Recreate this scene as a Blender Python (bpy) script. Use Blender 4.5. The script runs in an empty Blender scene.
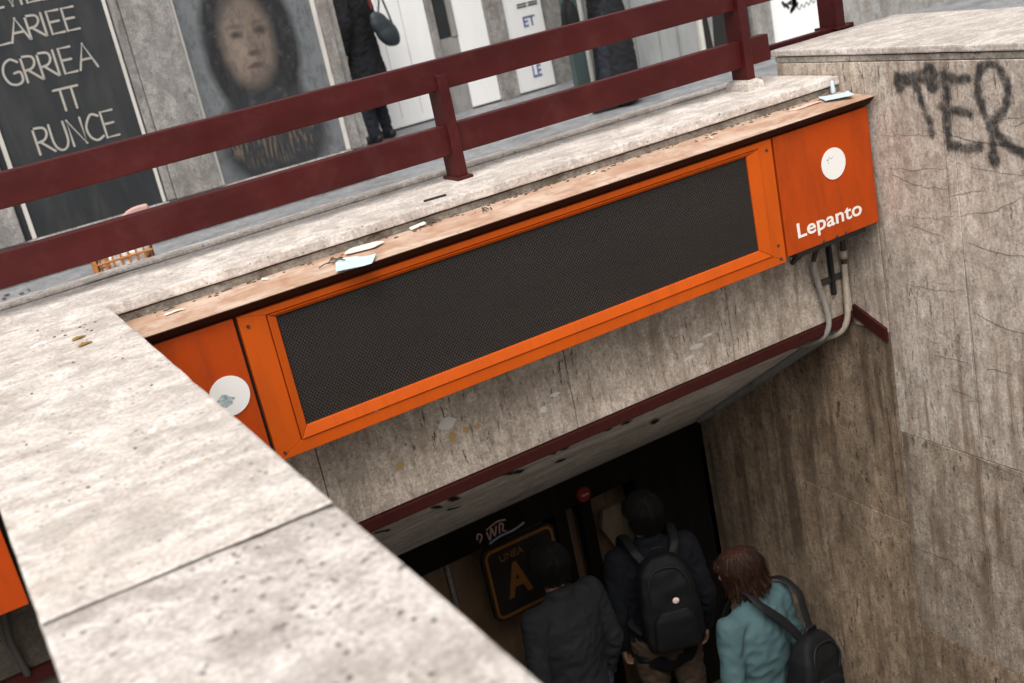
import bpy, bmesh, math, random
from mathutils import Vector, Matrix, noise
random.seed(7)
D = bpy.data
SC = bpy.context.scene
COL = SC.collection
R_ = math.radians

# ------------------------------------------------------------------ camera, world, sun, exposure
cam = D.objects.new('camera', D.cameras.new('camera'))
COL.objects.link(cam)
# x right, y up, z back of the hand held, tilted camera (measured from the vanishing lines of the stair mouth)
cx = Vector((0.8519226567544813, -0.4836938675419913, -0.20066895460559636))
cy = Vector((0.3259776574288874, 0.18992961289793708, 0.9261022130421753))
cz = Vector((-0.4098369842966923, -0.8543810535391748, 0.31947873427801476))
cam.matrix_world = Matrix(((cx.x, cy.x, cz.x, 0), (cx.y, cy.y, cz.y, 0), (cx.z, cy.z, cz.z, 0), (0, 0, 0, 1)))
cam.data.sensor_width = 36
cam.data.lens = 41.265
cam.data.clip_start = 0.05
cam.data.clip_end = 500
cam.data.dof.use_dof = True
cam.data.dof.focus_distance = 4.1
cam.data.dof.aperture_fstop = 3.4
SC.camera = cam

world = D.worlds.new('World')
SC.world = world
world.use_nodes = True
wn = world.node_tree
bg = wn.nodes['Background']
sky = wn.nodes.new('ShaderNodeTexSky')
sky.sky_type = 'NISHITA'
sky.sun_disc = False
SUN_EL, SUN_AZ = 55.0, 216.0
sky.sun_elevation = R_(SUN_EL)
sky.sun_rotation = R_(SUN_AZ)
sky.dust_density = 4.0
hs = wn.nodes.new('ShaderNodeHueSaturation')
hs.inputs['Saturation'].default_value = 0.03
wn.links.new(sky.outputs[0], hs.inputs['Color'])
wn.links.new(hs.outputs[0], bg.inputs['Color'])
bg.inputs['Strength'].default_value = 0.1

sun = D.objects.new('sun', D.lights.new('sun', 'SUN'))
COL.objects.link(sun)
sun.data.energy = 1.35
sun.data.angle = R_(45)
sun.data.color = (1.0, 0.93, 0.86)
az, el = R_(SUN_AZ), R_(SUN_EL)
sd = Vector((math.sin(az) * math.cos(el), math.cos(az) * math.cos(el), math.sin(el)))
sun.rotation_euler = sd.to_track_quat('Z', 'Y').to_euler()
sun.location = (0, -6, 12)

SC.view_settings.view_transform = 'Standard'
SC.view_settings.look = 'None'
SC.view_settings.exposure = 0.98
SC.view_settings.gamma = 1.0
SC.render.engine = 'CYCLES'

# ------------------------------------------------------------------ node helpers
class NT:
    def __init__(s, name):
        s.m = D.materials.new(name)
        s.m.use_nodes = True
        s.t = s.m.node_tree
        s.b = s.t.nodes['Principled BSDF']
        s.pos = s.t.nodes.new('ShaderNodeNewGeometry').outputs['Position']
    def _in(s, sock, v):
        if v is None: return
        if hasattr(v, 'is_output') or isinstance(v, bpy.types.NodeSocket): s.t.links.new(v, sock)
        else: sock.default_value = v
    def mapv(s, scale=(1, 1, 1), loc=(0, 0, 0), rot=(0, 0, 0), vec=None):
        n = s.t.nodes.new('ShaderNodeMapping')
        s.t.links.new(vec or s.pos, n.inputs[0])
        n.inputs['Scale'].default_value = scale
        n.inputs['Location'].default_value = loc
        n.inputs['Rotation'].default_value = rot
        return n.outputs[0]
    def noise(s, scale=5, detail=4, rough=0.55, vec=None, dist=0.0):
        n = s.t.nodes.new('ShaderNodeTexNoise')
        s.t.links.new(vec or s.pos, n.inputs['Vector'])
        n.inputs['Scale'].default_value = scale
        n.inputs['Detail'].default_value = detail
        n.inputs['Roughness'].default_value = rough
        n.inputs['Distortion'].default_value = dist
        return n.outputs['Fac']
    def voro(s, scale=5, vec=None, out='Distance', rand=1.0):
        n = s.t.nodes.new('ShaderNodeTexVoronoi')
        s.t.links.new(vec or s.pos, n.inputs['Vector'])
        n.inputs['Scale'].default_value = scale
        n.inputs['Randomness'].default_value = rand
        return n.outputs[out]
    def ramp(s, fac, stops):
        n = s.t.nodes.new('ShaderNodeValToRGB')
        s.t.links.new(fac, n.inputs[0])
        e = n.color_ramp.elements
        while len(e) < len(stops): e.new(0.5)
        for el_, (p, c) in zip(e, stops):
            el_.position = p
            el_.color = (c, c, c, 1) if isinstance(c, (int, float)) else (*c, 1)
        return n.outputs[0]
    def mix(s, fac, a, b, mode='MIX'):
        n = s.t.nodes.new('ShaderNodeMix')
        n.data_type = 'RGBA'
        n.blend_type = mode
        s._in(n.inputs[0], fac)
        for i, v in ((6, a), (7, b)):
            if isinstance(v, tuple): v = (*v, 1) if len(v) == 3 else v
            s._in(n.inputs[i], v)
        return n.outputs[2]
    def math(s, op, a, b=None, clamp=False):
        n = s.t.nodes.new('ShaderNodeMath')
        n.operation = op
        n.use_clamp = clamp
        s._in(n.inputs[0], a)
        s._in(n.inputs[1], b)
        return n.outputs[0]
    def sep(s, vec=None):
        n = s.t.nodes.new('ShaderNodeSeparateXYZ')
        s.t.links.new(vec or s.pos, n.inputs[0])
        return n.outputs
    def objco(s):
        return s.t.nodes.new('ShaderNodeTexCoord').outputs['Object']
    def bump(s, h, strength=0.3, dist=0.01):
        n = s.t.nodes.new('ShaderNodeBump')
        n.inputs['Strength'].default_value = strength
        n.inputs['Distance'].default_value = dist
        s.t.links.new(h, n.inputs['Height'])
        s.t.links.new(n.outputs[0], s.b.inputs['Normal'])
    def set(s, col=None, rough=None, metal=None, alpha=None, spec=None):
        if col is not None: s._in(s.b.inputs['Base Color'], (*col, 1) if isinstance(col, tuple) else col)
        s._in(s.b.inputs['Roughness'], rough)
        s._in(s.b.inputs['Metallic'], metal)
        s._in(s.b.inputs['Alpha'], alpha)
        s._in(s.b.inputs['Specular IOR Level'], spec)
        return s.m

def stone(name, lo, hi, streak, pit=0.5, pitscale=9.0, stain=0.4, staincol=(0.12, 0.07, 0.035), stainvec=(5, 5, 0.7),
          speck=0.3, bump=0.35, rough=0.75, soot=0.0, mottle=0.3, mfreq=34):
    """travertine: streaked, pitted, stained. streak = coordinate scale (small along the grain)"""
    n = NT(name)
    info = n.t.nodes.new('ShaderNodeObjectInfo').outputs['Random']
    g = n.noise(6, 6, 0.6, n.mapv(streak), 0.6)
    g2 = n.noise(1.6, 5, 0.6)
    col = n.mix(n.ramp(g, [(0.32, 0.0), (0.68, 1.0)]), lo, hi)
    col = n.mix(n.math('MULTIPLY', n.ramp(g2, [(0.35, 1.0), (0.62, 0.0)]), 0.35), col, lo)
    fine = n.noise(95, 4, 0.7)
    col = n.mix(0.8, col, n.ramp(fine, [(0.3, 0.25), (0.5, 0.5), (0.7, 0.72)]), 'OVERLAY')
    blot = n.noise(11, 7, 0.68, None, 0.8)
    col = n.mix(n.math('MULTIPLY', n.ramp(blot, [(0.46, 0.0), (0.6, 1.0)]), 0.5), col, tuple(c * 0.62 for c in lo))
    mo = n.noise(mfreq, 10, 0.82, n.mapv(tuple(0.35 + x * 0.42 for x in streak)), 0.5)
    col = n.mix(mottle, col, n.ramp(mo, [(0.36, 0.2), (0.5, 0.52), (0.64, 0.72)]), 'OVERLAY')
    pl_ = n.noise(52, 5, 0.7, n.mapv((0.5, 1.8, 1.8)))
    col = n.mix(n.math('MULTIPLY', n.ramp(pl_, [(0.64, 0.0), (0.72, 1.0)]), 0.45), col, tuple(min(0.8, c * 1.3) for c in hi))
    st = n.noise(2.2, 6, 0.62, n.mapv(stainvec), 0.5)
    st2 = n.noise(1.1, 4, 0.6)
    smask = n.math('MULTIPLY', n.ramp(st, [(0.47, 0.0), (0.62, 1.0)]), n.ramp(st2, [(0.38, 0.15), (0.56, 1.0)]))
    col = n.mix(n.math('MULTIPLY', smask, stain), col, staincol)
    # elongated pores of travertine
    pv = n.noise(pitscale, 5, 0.7, n.mapv(tuple(x * 2.2 for x in streak)), 0.3)
    pm = n.noise(2.7, 3, 0.5)
    pmask = n.math('MULTIPLY', n.ramp(pv, [(0.595, 0.0), (0.635, 1.0)]), n.ramp(pm, [(0.4, 0.15), (0.56, 1.0)]))
    col = n.mix(n.math('MULTIPLY', pmask, pit), col, (0.045, 0.035, 0.028))
    if speck:
        vd = n.voro(38, n.mapv((1, 1, 1)))
        vn = n.noise(31, 3, 0.6)
        sm = n.math('MULTIPLY', n.ramp(vd, [(0.12, 1.0), (0.22, 0.0)]), n.ramp(vn, [(0.5, 0.0), (0.53, 1.0)]))
        col = n.mix(n.math('MULTIPLY', sm, speck), col, (0.03, 0.026, 0.022))
    if soot:
        so = n.noise(0.9, 7, 0.66, n.mapv((2.2, 2.2, 0.8)), 0.4)
        col = n.mix(n.math('MULTIPLY', n.ramp(so, [(0.42, 0.0), (0.7, 1.0)]), soot), col, (0.05, 0.043, 0.036))
    # each block a little lighter or darker than its neighbour
    v = n.math('ADD', n.math('MULTIPLY', info, 0.16), 0.92)
    col = n.mix(1.0, col, v, 'MULTIPLY')
    n.set(col, n.ramp(g, [(0.3, rough - 0.12), (0.7, rough + 0.1)]), spec=0.3)
    h = n.math('SUBTRACT', n.math('ADD', n.math('MULTIPLY', g, 0.5), n.math('MULTIPLY', fine, 0.35)), n.math('MULTIPLY', pmask, 0.9))
    n.bump(h, bump, 0.006)
    return n.m

def paint(name, col, rough=0.45, var=0.12, dirt=0.25, dirtcol=(0.03, 0.025, 0.02), chip=0.0, metal=0.0, bump=0.08, vert=True, scale=1.0, spec=0.4):
    n = NT(name)
    a = n.noise(3.0 * scale, 5, 0.6)
    c = n.mix(a, tuple(x * (1 - var) for x in col), tuple(min(1, x * (1 + var)) for x in col))
    d = n.noise(4 * scale, 7, 0.68, n.mapv((3, 3, 0.6) if vert else (1, 1, 1)), 0.4)
    dm = n.math('MULTIPLY', n.ramp(d, [(0.46, 0.0), (0.75, 1.0)]), dirt)
    c = n.mix(dm, c, dirtcol)
    f = n.noise(130 * scale, 3, 0.6)
    if chip:
        k = n.noise(16 * scale, 8, 0.75)
        km = n.math('MULTIPLY', n.ramp(k, [(0.66, 0.0), (0.69, 1.0)]), chip)
        c = n.mix(km, c, (0.33, 0.26, 0.22))
    n.set(c, n.ramp(d, [(0.3, max(0.05, rough - 0.1)), (0.75, min(1, rough + 0.25))]), metal, spec=spec)
    n.bump(n.math('ADD', n.math('MULTIPLY', f, 0.4), a), bump, 0.004)
    return n.m

def cloth(name, col, var=0.25, rough=0.9, scale=1.0):
    n = NT(name)
    a = n.noise(9 * scale, 5, 0.6)
    w = n.noise(420, 2, 0.5)
    c = n.mix(a, tuple(x * (1 - var) for x in col), tuple(x * (1 + var) for x in col))
    c = n.mix(0.35, c, n.ramp(w, [(0.3, 0.35), (0.7, 0.65)]), 'OVERLAY')
    n.set(c, rough, spec=0.2)
    n.bump(n.math('ADD', n.math('MULTIPLY', w, 0.25), a), 0.35, 0.008)
    return n.m

# ------------------------------------------------------------------ mesh helpers
def obj(name, me, mat=None, parent=None, loc=None):
    if isinstance(me, bmesh.types.BMesh):
        bm = me
        me = D.meshes.new(name)
        bm.normal_update()
        bm.to_mesh(me)
        bm.free()
    me.name = name
    o = D.objects.new(name, me)
    COL.objects.link(o)
    if mat: 
        me.materials.clear()
        me.materials.append(mat)
    if parent:
        o.parent = parent
        if loc is None:
            o.matrix_parent_inverse = Matrix.Identity(4)
    if loc is not None: o.location = loc
    return o

def tag(o, label=None, cat=None, group=None, kind=None):
    if label: o['label'] = label
    if cat: o['category'] = cat
    if group: o['group'] = group
    if kind: o['kind'] = kind
    return o

def thing(name, label, cat, loc=(0, 0, 0), rz=0.0, group=None):
    o = D.objects.new(name, None)
    o.empty_display_size = 0.1
    COL.objects.link(o)
    o.location = loc
    o.rotation_euler = (0, 0, rz)
    return tag(o, label, cat, group)

def copy_tree(o, parent=None):
    c = o.copy()
    COL.objects.link(c)
    if parent: c.parent = parent
    for ch in list(o.children): copy_tree(ch, c)
    return c

def part(name, bm, mat, th):
    """a mesh written in world coordinates, hung under a thing whose base is elsewhere"""
    o = obj(name, bm, mat)
    if th is not None:
        base = th
        off = Vector((0, 0, 0))
        while base is not None:
            off += base.location
            base = base.parent
        for v in o.data.vertices: v.co -= off
        o.parent = th
    return o

def box(bm, x0, x1, y0, y1, z0, z1, bev=0.0, seg=2):
    r = bmesh.ops.create_cube(bm, size=1)
    vs = r['verts']
    for v in vs:
        v.co = Vector((x0 + (v.co.x + .5) * (x1 - x0), y0 + (v.co.y + .5) * (y1 - y0), z0 + (v.co.z + .5) * (z1 - z0)))
    if bev:
        es = list({e for v in vs for e in v.link_edges})
        bmesh.ops.bevel(bm, geom=es, offset=bev, segments=seg, affect='EDGES', profile=0.6)
    return bm

def bx(*a, **k): return box(bmesh.new(), *a, **k)

def rough_slab(x0, x1, y0, y1, z0, z1, bev=0.006, step=0.05, amp=0.0022, chipamp=0.006, seed=0.0):
    """stone slab with worn, chipped arrises"""
    bm = box(bmesh.new(), x0, x1, y0, y1, z0, z1, bev, 2)
    for ax, a, b in ((0, x0, x1), (1, y0, y1), (2, z0, z1)):
        k = int((b - a) / step)
        if k < 2 or (b - a) < 0.2: continue
        k = min(k, 90)
        for i in range(1, k):
            co = [0, 0, 0]; no = [0, 0, 0]
            co[ax] = a + (b - a) * i / k; no[ax] = 1
            bmesh.ops.bisect_plane(bm, geom=bm.verts[:] + bm.edges[:] + bm.faces[:], plane_co=co, plane_no=no, dist=1e-5)
    lim = ((x0, x1), (y0, y1), (z0, z1))
    for v in bm.verts:
        near = sum(1 for i in range(3) if min(abs(v.co[i] - lim[i][0]), abs(v.co[i] - lim[i][1])) < bev * 1.2)
        if near >= 2:
            p = v.co * 9 + Vector((seed, seed * 2, 0))
            q = noise.noise(p)
            c = max(0, noise.noise(v.co * 23 + Vector((seed, 3, 1))) - 0.28) * chipamp * 4
            for i in range(3):
                for j in (0, 1):
                    if abs(v.co[i] - lim[i][j]) < bev * 1.2:
                        v.co[i] += (1 if j == 0 else -1) * (abs(q) * amp + c * 0.35)
    for f in bm.faces: f.smooth = False
    return bm

def tube(bm, pts, radii, side=None, seg=14, cap=True):
    """closed tapered tube with rounded ends; radii floats or (along side, across)"""
    P = [Vector(p) for p in pts]
    rr = [(r, r) if isinstance(r, (int, float)) else r for r in radii]
    rings = []
    n = len(P)
    prev = None
    for i in range(n):
        t = (P[min(i + 1, n - 1)] - P[max(i - 1, 0)]).normalized()
        s = Vector(side) if side is not None else (prev if prev is not None else (Vector((1, 0, 0)) if abs(t.x) < 0.8 else Vector((0, 1, 0))))
        s = (s - t * s.dot(t))
        if s.length < 1e-4: s = t.orthogonal()
        s.normalize()
        prev = s
        u = t.cross(s)
        if cap and i == 0:
            for a in (80, 50, 25):
                k = math.cos(R_(a)); e = min(rr[i]) * math.sin(R_(a))
                rings.append((P[i] - t * e, s, u, rr[i][0] * k, rr[i][1] * k))
        rings.append((P[i], s, u, rr[i][0], rr[i][1]))
        if cap and i == n - 1:
            for a in (25, 50, 80):
                k = math.cos(R_(a)); e = min(rr[i]) * math.sin(R_(a))
                rings.append((P[i] + t * e, s, u, rr[i][0] * k, rr[i][1] * k))
    vr = []
    for c, s, u, a, b in rings:
        vr.append([bm.verts.new(c + s * (a * math.cos(2 * math.pi * j / seg)) + u * (b * math.sin(2 * math.pi * j / seg))) for j in range(seg)])
    for i in range(len(vr) - 1):
        for j in range(seg):
            f = bm.faces.new((vr[i][j], vr[i][(j + 1) % seg], vr[i + 1][(j + 1) % seg], vr[i + 1][j]))
            f.smooth = True
    bm.faces.new(vr[0][::-1])
    bm.faces.new(vr[-1])
    return bm

def smooth_path(pts, k=6):
    P = [Vector(p) for p in pts]
    out = []
    for i in range(len(P) - 1):
        a, b, c, d = P[max(i - 1, 0)], P[i], P[i + 1], P[min(i + 2, len(P) - 1)]
        for j in range(k):
            t = j / k
            out.append(0.5 * (2 * b + (c - a) * t + (2 * a - 5 * b + 4 * c - d) * t * t + (3 * b - a - 3 * c + d) * t ** 3))
    out.append(P[-1])
    return out

def ball(bm, c, r, seg=18):
    res = bmesh.ops.create_uvsphere(bm, u_segments=seg, v_segments=max(8, seg * 2 // 3), radius=1)
    for v in res['verts']:
        v.co = Vector((c[0] + v.co.x * r[0], c[1] + v.co.y * r[1], c[2] + v.co.z * r[2]))
    return res['verts']

def remesh(bm, voxel, it=4, disp=None):
    """one continuous surface out of overlapping closed shapes"""
    bmesh.ops.recalc_face_normals(bm, faces=bm.faces[:])
    me = D.meshes.new('tmp')
    bm.to_mesh(me)
    bm.free()
    o = D.objects.new('tmp', me)
    COL.objects.link(o)
    m = o.modifiers.new('r', 'REMESH'); m.mode = 'VOXEL'; m.voxel_size = voxel
    if it:
        s = o.modifiers.new('s', 'SMOOTH'); s.iterations = it; s.factor = 0.5
    dg = bpy.context.evaluated_depsgraph_get()
    dg.update()
    out = D.meshes.new_from_object(o.evaluated_get(dg))
    D.objects.remove(o)
    D.meshes.remove(me)
    if disp:
        nn = [v.normal.copy() for v in out.vertices]
        for v, q in zip(out.vertices, nn): v.co += q * disp(v.co)
    for p in out.polygons: p.use_smooth = True
    return out

def text_mesh(txt, size, offset=0.0, extrude=0.0, spacing=1.0, shear=0.0):
    cu = D.curves.new('txt', 'FONT')
    cu.body = txt
    cu.size = size
    cu.offset = offset
    cu.extrude = extrude
    cu.space_character = spacing
    cu.shear = shear
    cu.resolution_u = 6
    o = D.objects.new('txt', cu)
    COL.objects.link(o)
    dg = bpy.context.evaluated_depsgraph_get()
    dg.update()
    me = D.meshes.new_from_object(o.evaluated_get(dg))
    D.objects.remove(o)
    D.curves.remove(cu)
    return me

def fit_text(me, x0, x1, z0, z1, y):
    """stand text up in the XZ plane facing -Y and fit it to a box"""
    xs = [v.co.x for v in me.vertices]; ys = [v.co.y for v in me.vertices]
    a, b, c, d = min(xs), max(xs), min(ys), max(ys)
    for v in me.vertices:
        v.co = Vector((x0 + (v.co.x - a) / (b - a) * (x1 - x0), y - v.co.z, z0 + (v.co.y - c) / (d - c) * (z1 - z0)))
    return me

def ribbon(bm, pts, width, frame, edge=None, taper=False):
    """flat painted stroke; frame maps (u, v) to space"""
    P = [Vector((p[0], p[1], 0)) for p in pts]
    rows = []
    n = len(P)
    for i in range(n):
        t = (P[min(i + 1, n - 1)] - P[max(i - 1, 0)])
        t.normalize()
        s = Vector((-t.y, t.x, 0))
        w = width[i] if isinstance(width, (list, tuple)) else width
        if taper: w *= math.sin(math.pi * (0.08 + 0.84 * i / max(1, n - 1)))
        rows.append([(P[i] + s * (w * k / 2)) for k in (-1, 0, 1)])
    vs = []
    for i, r in enumerate(rows):
        row = []
        for k, q in enumerate(r):
            v = bm.verts.new(frame(q.x, q.y))
            if edge is not None:
                e = 1.0 if k != 1 else 0.0
                if i in (0, n - 1): e = 1.0
                v[edge] = e
            row.append(v)
        vs.append(row)
    for i in range(n - 1):
        for k in (0, 1):
            bm.faces.new((vs[i][k], vs[i][k + 1], vs[i + 1][k + 1], vs[i + 1][k]))
    return bm

# ------------------------------------------------------------------ materials
PALE = dict(lo=(0.36, 0.325, 0.295), hi=(0.62, 0.585, 0.55))
m_coping = stone('pale_coping_stone', (0.46, 0.405, 0.365), (0.72, 0.665, 0.62), (1.2, 3.4, 3.4), pit=0.35, pitscale=15, stain=0.3, staincol=(0.28, 0.23, 0.18), stainvec=(1.6, 2.6, 3), speck=0.6, bump=0.12, mottle=0.3, mfreq=75)
m_pitted = stone('pitted_coping_stone', (0.40, 0.355, 0.325), (0.68, 0.63, 0.595), (1.7, 2.3, 2.3), pit=0.8, pitscale=10, stain=0.4, staincol=(0.24, 0.2, 0.17), stainvec=(1.7, 2, 2), speck=0.9, bump=0.16, mottle=0.4, mfreq=60)
m_beam = stone('streaked_travertine', (0.42, 0.35, 0.285), (0.66, 0.575, 0.49), (4.2, 4.2, 0.8), pit=0.9, pitscale=6, stain=0.6, staincol=(0.17, 0.115, 0.07), stainvec=(8, 8, 0.7), speck=0.4, soot=0.22, mottle=0.5)
m_edge = stone('grimy_stone_edge', (0.3, 0.265, 0.22), (0.54, 0.5, 0.445), (1, 2, 2), pit=0.8, stain=0.6, speck=0.3, soot=0.5, stainvec=(4, 4, 1.5), mottle=0.5)
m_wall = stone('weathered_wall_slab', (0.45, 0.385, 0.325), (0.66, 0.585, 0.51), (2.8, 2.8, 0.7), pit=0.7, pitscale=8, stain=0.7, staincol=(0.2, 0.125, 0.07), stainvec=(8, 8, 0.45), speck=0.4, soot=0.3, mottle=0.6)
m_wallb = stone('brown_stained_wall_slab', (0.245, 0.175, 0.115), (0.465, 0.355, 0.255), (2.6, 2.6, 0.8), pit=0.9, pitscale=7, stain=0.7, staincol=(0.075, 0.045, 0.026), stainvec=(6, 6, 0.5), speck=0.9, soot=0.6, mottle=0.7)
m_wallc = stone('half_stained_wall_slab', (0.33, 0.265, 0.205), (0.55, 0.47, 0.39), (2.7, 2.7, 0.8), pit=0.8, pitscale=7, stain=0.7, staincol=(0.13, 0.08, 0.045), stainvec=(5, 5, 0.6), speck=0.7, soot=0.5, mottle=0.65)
m_soffit = stone('sooty_soffit_concrete', (0.62, 0.59, 0.55), (0.78, 0.75, 0.71), (0.9, 1.2, 1.2), pit=0.5, stain=0.4, staincol=(0.12, 0.1, 0.085), stainvec=(1, 3, 3), speck=0.5, soot=0.25)
m_pillar = stone('grey_pillar_stone', (0.20, 0.19, 0.18), (0.38, 0.36, 0.34), (2, 2, 0.8), pit=0.5, stain=0.35, speck=0.3, soot=0.35)
m_concrete = stone('grey_concrete', (0.24, 0.235, 0.225), (0.38, 0.37, 0.355), (1, 1, 0.7), pit=0.3, stain=0.3, speck=0.2, soot=0.2)
m_pave = stone('grey_pavement', (0.18, 0.185, 0.195), (0.30, 0.305, 0.315), (0.8, 1.6, 1), pit=0.4, pitscale=5, stain=0.45, staincol=(0.06, 0.06, 0.062), stainvec=(0.8, 2, 1), speck=0.3, rough=0.6)
m_stair = stone('worn_stair_stone', (0.28, 0.255, 0.225), (0.42, 0.39, 0.355), (1, 2, 2), pit=0.3, stain=0.4, speck=0.2, soot=0.5)
m_dark = paint('interior_shade_black', (0.006, 0.005, 0.004), 0.9, 0.4, 0.3, spec=0.05)  # near-black colour carries the shade of the interior
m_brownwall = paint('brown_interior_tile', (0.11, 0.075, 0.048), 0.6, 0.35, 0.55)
m_rail = paint('oxblood_rail_paint', (0.060, 0.006, 0.0055), 0.5, 0.28, 0.5, (0.022, 0.007, 0.006), chip=0.4, bump=0.2, vert=False, spec=0.2)
_n = NT('oxblood_rail_paint')
_a = _n.noise(2.2, 6, .65, _n.mapv((1, 3, 3))); _b = _n.noise(9, 8, .72); _k = _n.noise(26, 8, .78)
_c = _n.mix(_n.ramp(_a, [(.35, 0.0), (.65, 1.0)]), (0.041, 0.0045, 0.0043), (0.062, 0.007, 0.0065))
_c = _n.mix(_n.math('MULTIPLY', _n.ramp(_b, [(.5, 0.0), (.66, 1.0)]), .16), _c, (0.12, 0.035, 0.03))
_c = _n.mix(_n.math('MULTIPLY', _n.ramp(_k, [(.66, 0.0), (.69, 1.0)]), .7), _c, (0.02, 0.012, 0.01))
_n.set(_c, _n.ramp(_b, [(.35, .4), (.65, .62)]), spec=.22); _n.bump(_n.math('ADD', _n.math('MULTIPLY', _k, .4), _b), .2, .004)
m_rail = _n.m
m_trim = paint('dark_red_trim', (0.040, 0.008, 0.0065), 0.7, 0.25, 0.3, (0.012, 0.006, 0.005), spec=0.12)
m_orange = paint('orange_enamel', (0.50, 0.078, 0.004), 0.5, 0.12, 0.3, (0.20, 0.035, 0.006), chip=0.3, bump=0.06, spec=0.18)
m_orange2 = paint('orange_side_enamel', (0.40, 0.051, 0.0035), 0.5, 0.14, 0.5, (0.13, 0.022, 0.006), chip=0.3, bump=0.06, spec=0.18)
m_white_disc = paint('chalky_white_disc', (0.78, 0.77, 0.74), 0.5, 0.04, 0.12, (0.35, 0.33, 0.3))
m_letter = paint('white_vinyl_letters', (0.78, 0.75, 0.7), 0.5, 0.05, 0.2, (0.5, 0.3, 0.2))
m_black = paint('black_recess', (0.012, 0.011, 0.011), 0.6, 0.2, 0.2)
m_conduit = paint('grey_conduit', (0.32, 0.30, 0.275), 0.5, 0.2, 0.5, chip=0.2, scale=4)
m_conduit2 = paint('cream_conduit', (0.42, 0.36, 0.29), 0.5, 0.2, 0.5, chip=0.2, scale=4)
m_iron = paint('dark_iron', (0.04, 0.035, 0.032), 0.5, 0.3, 0.4)
m_sheet = paint('grey_metal_sheet', (0.30, 0.31, 0.305), 0.5, 0.2, 0.6)
m_lag = paint('dusty_lagging', (0.10, 0.095, 0.085), 0.9, 0.4, 0.5, scale=4, spec=0.1)
m_whitewall = paint('white_hoarding_paint', (0.80, 0.80, 0.79), 0.55, 0.03, 0.12, (0.45, 0.44, 0.42))
m_steel = paint('grey_steel_frame', (0.27, 0.265, 0.255), 0.4, 0.2, 0.5, chip=0.3)
m_shut = paint('grey_shutter', (0.27, 0.275, 0.27), 0.35, 0.25, 0.4, (0.1, 0.1, 0.1))
m_teal = paint('teal_door', (0.06, 0.088, 0.088), 0.4, 0.3, 0.3)
m_slate = paint('slate_board', (0.020, 0.022, 0.024), 0.45, 0.3, 0.3, (0.07, 0.065, 0.06), scale=0.8)
m_chalk = paint('cream_board_letters', (0.36, 0.335, 0.30), 0.6, 0.15, 0.2)
m_pale_line = paint('pale_frame_edge', (0.55, 0.52, 0.48), 0.5, 0.1, 0.3)
m_blue = paint('blue_paint', (0.08, 0.12, 0.3), 0.6, 0.2, 0.2)
m_scrib = paint('black_marker', (0.03, 0.03, 0.03), 0.6, 0.2, 0.0)
m_redsign = paint('red_enamel', (0.15, 0.006, 0.007), 0.6, 0.1, 0.1)
m_signplate = paint('dark_sign_plate', (0.016, 0.013, 0.011), 0.7, 0.2, 0.2, spec=0.1)
m_signor = paint('dull_orange_sign_paint', (0.16, 0.062, 0.009), 0.6, 0.1, 0.1)
m_octo = paint('tan_lit_wall', (0.21, 0.15, 0.10), 0.7, 0.2, 0.5)
m_skin = NT('skin'); m_skin.b.inputs['Subsurface Weight'].default_value = 0.1
m_skin.b.inputs['Subsurface Radius'].default_value = (0.02, 0.008, 0.004)
_a = m_skin.noise(40, 4); m_skin.bump(m_skin.noise(300, 2), 0.1, 0.002)
m_skin = m_skin.set(m_skin.mix(_a, (0.36, 0.185, 0.125), (0.46, 0.26, 0.185)), 0.5)
m_eye = paint('eye_white', (0.7, 0.68, 0.65), 0.2, 0.02, 0.0)

def hairmat(name, a, b):
    n = NT(name)
    s = n.noise(30, 4, 0.6, n.mapv((6, 6, 0.8)))
    n.set(n.mix(n.ramp(s, [(0.35, 0.0), (0.65, 1.0)]), a, b), 0.6, spec=0.22)
    n.bump(s, 0.5, 0.006)
    return n.m
m_hair_black = hairmat('black_hair', (0.004, 0.0033, 0.003), (0.013, 0.0105, 0.009))
m_hair_brown = hairmat('chestnut_hair', (0.012, 0.005, 0.003), (0.045, 0.017, 0.009))
m_hair_red = hairmat('red_hair', (0.22, 0.03, 0.01), (0.4, 0.07, 0.03))
m_coat_grey = cloth('charcoal_wool', (0.018, 0.018, 0.0195))
m_navy = cloth('navy_cloth', (0.006, 0.007, 0.010))
m_khaki = cloth('khaki_cotton', (0.075, 0.052, 0.036))
m_jeans = cloth('dark_denim', (0.02, 0.023, 0.03))
m_teal_knit = cloth('teal_knit', (0.058, 0.104, 0.113), 0.15)
m_black_nylon = cloth('black_nylon', (0.005, 0.005, 0.0055), 0.3, 0.7)
m_black_strap = cloth('black_webbing', (0.009, 0.009, 0.01), 0.2, 0.6)
m_black_coat = cloth('black_coat_cloth', (0.014, 0.014, 0.016), 0.3)
m_bagteal = paint('slate_leather', (0.035, 0.046, 0.052), 0.45, 0.25, 0.2)
m_shoe = paint('dark_shoe_leather', (0.02, 0.017, 0.015), 0.4, 0.2, 0.2)
m_mark = paint('pale_logo', (0.75, 0.55, 0.5), 0.5, 0.05, 0.0)
m_scarf = cloth('red_scarf', (0.32, 0.04, 0.03))

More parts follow.
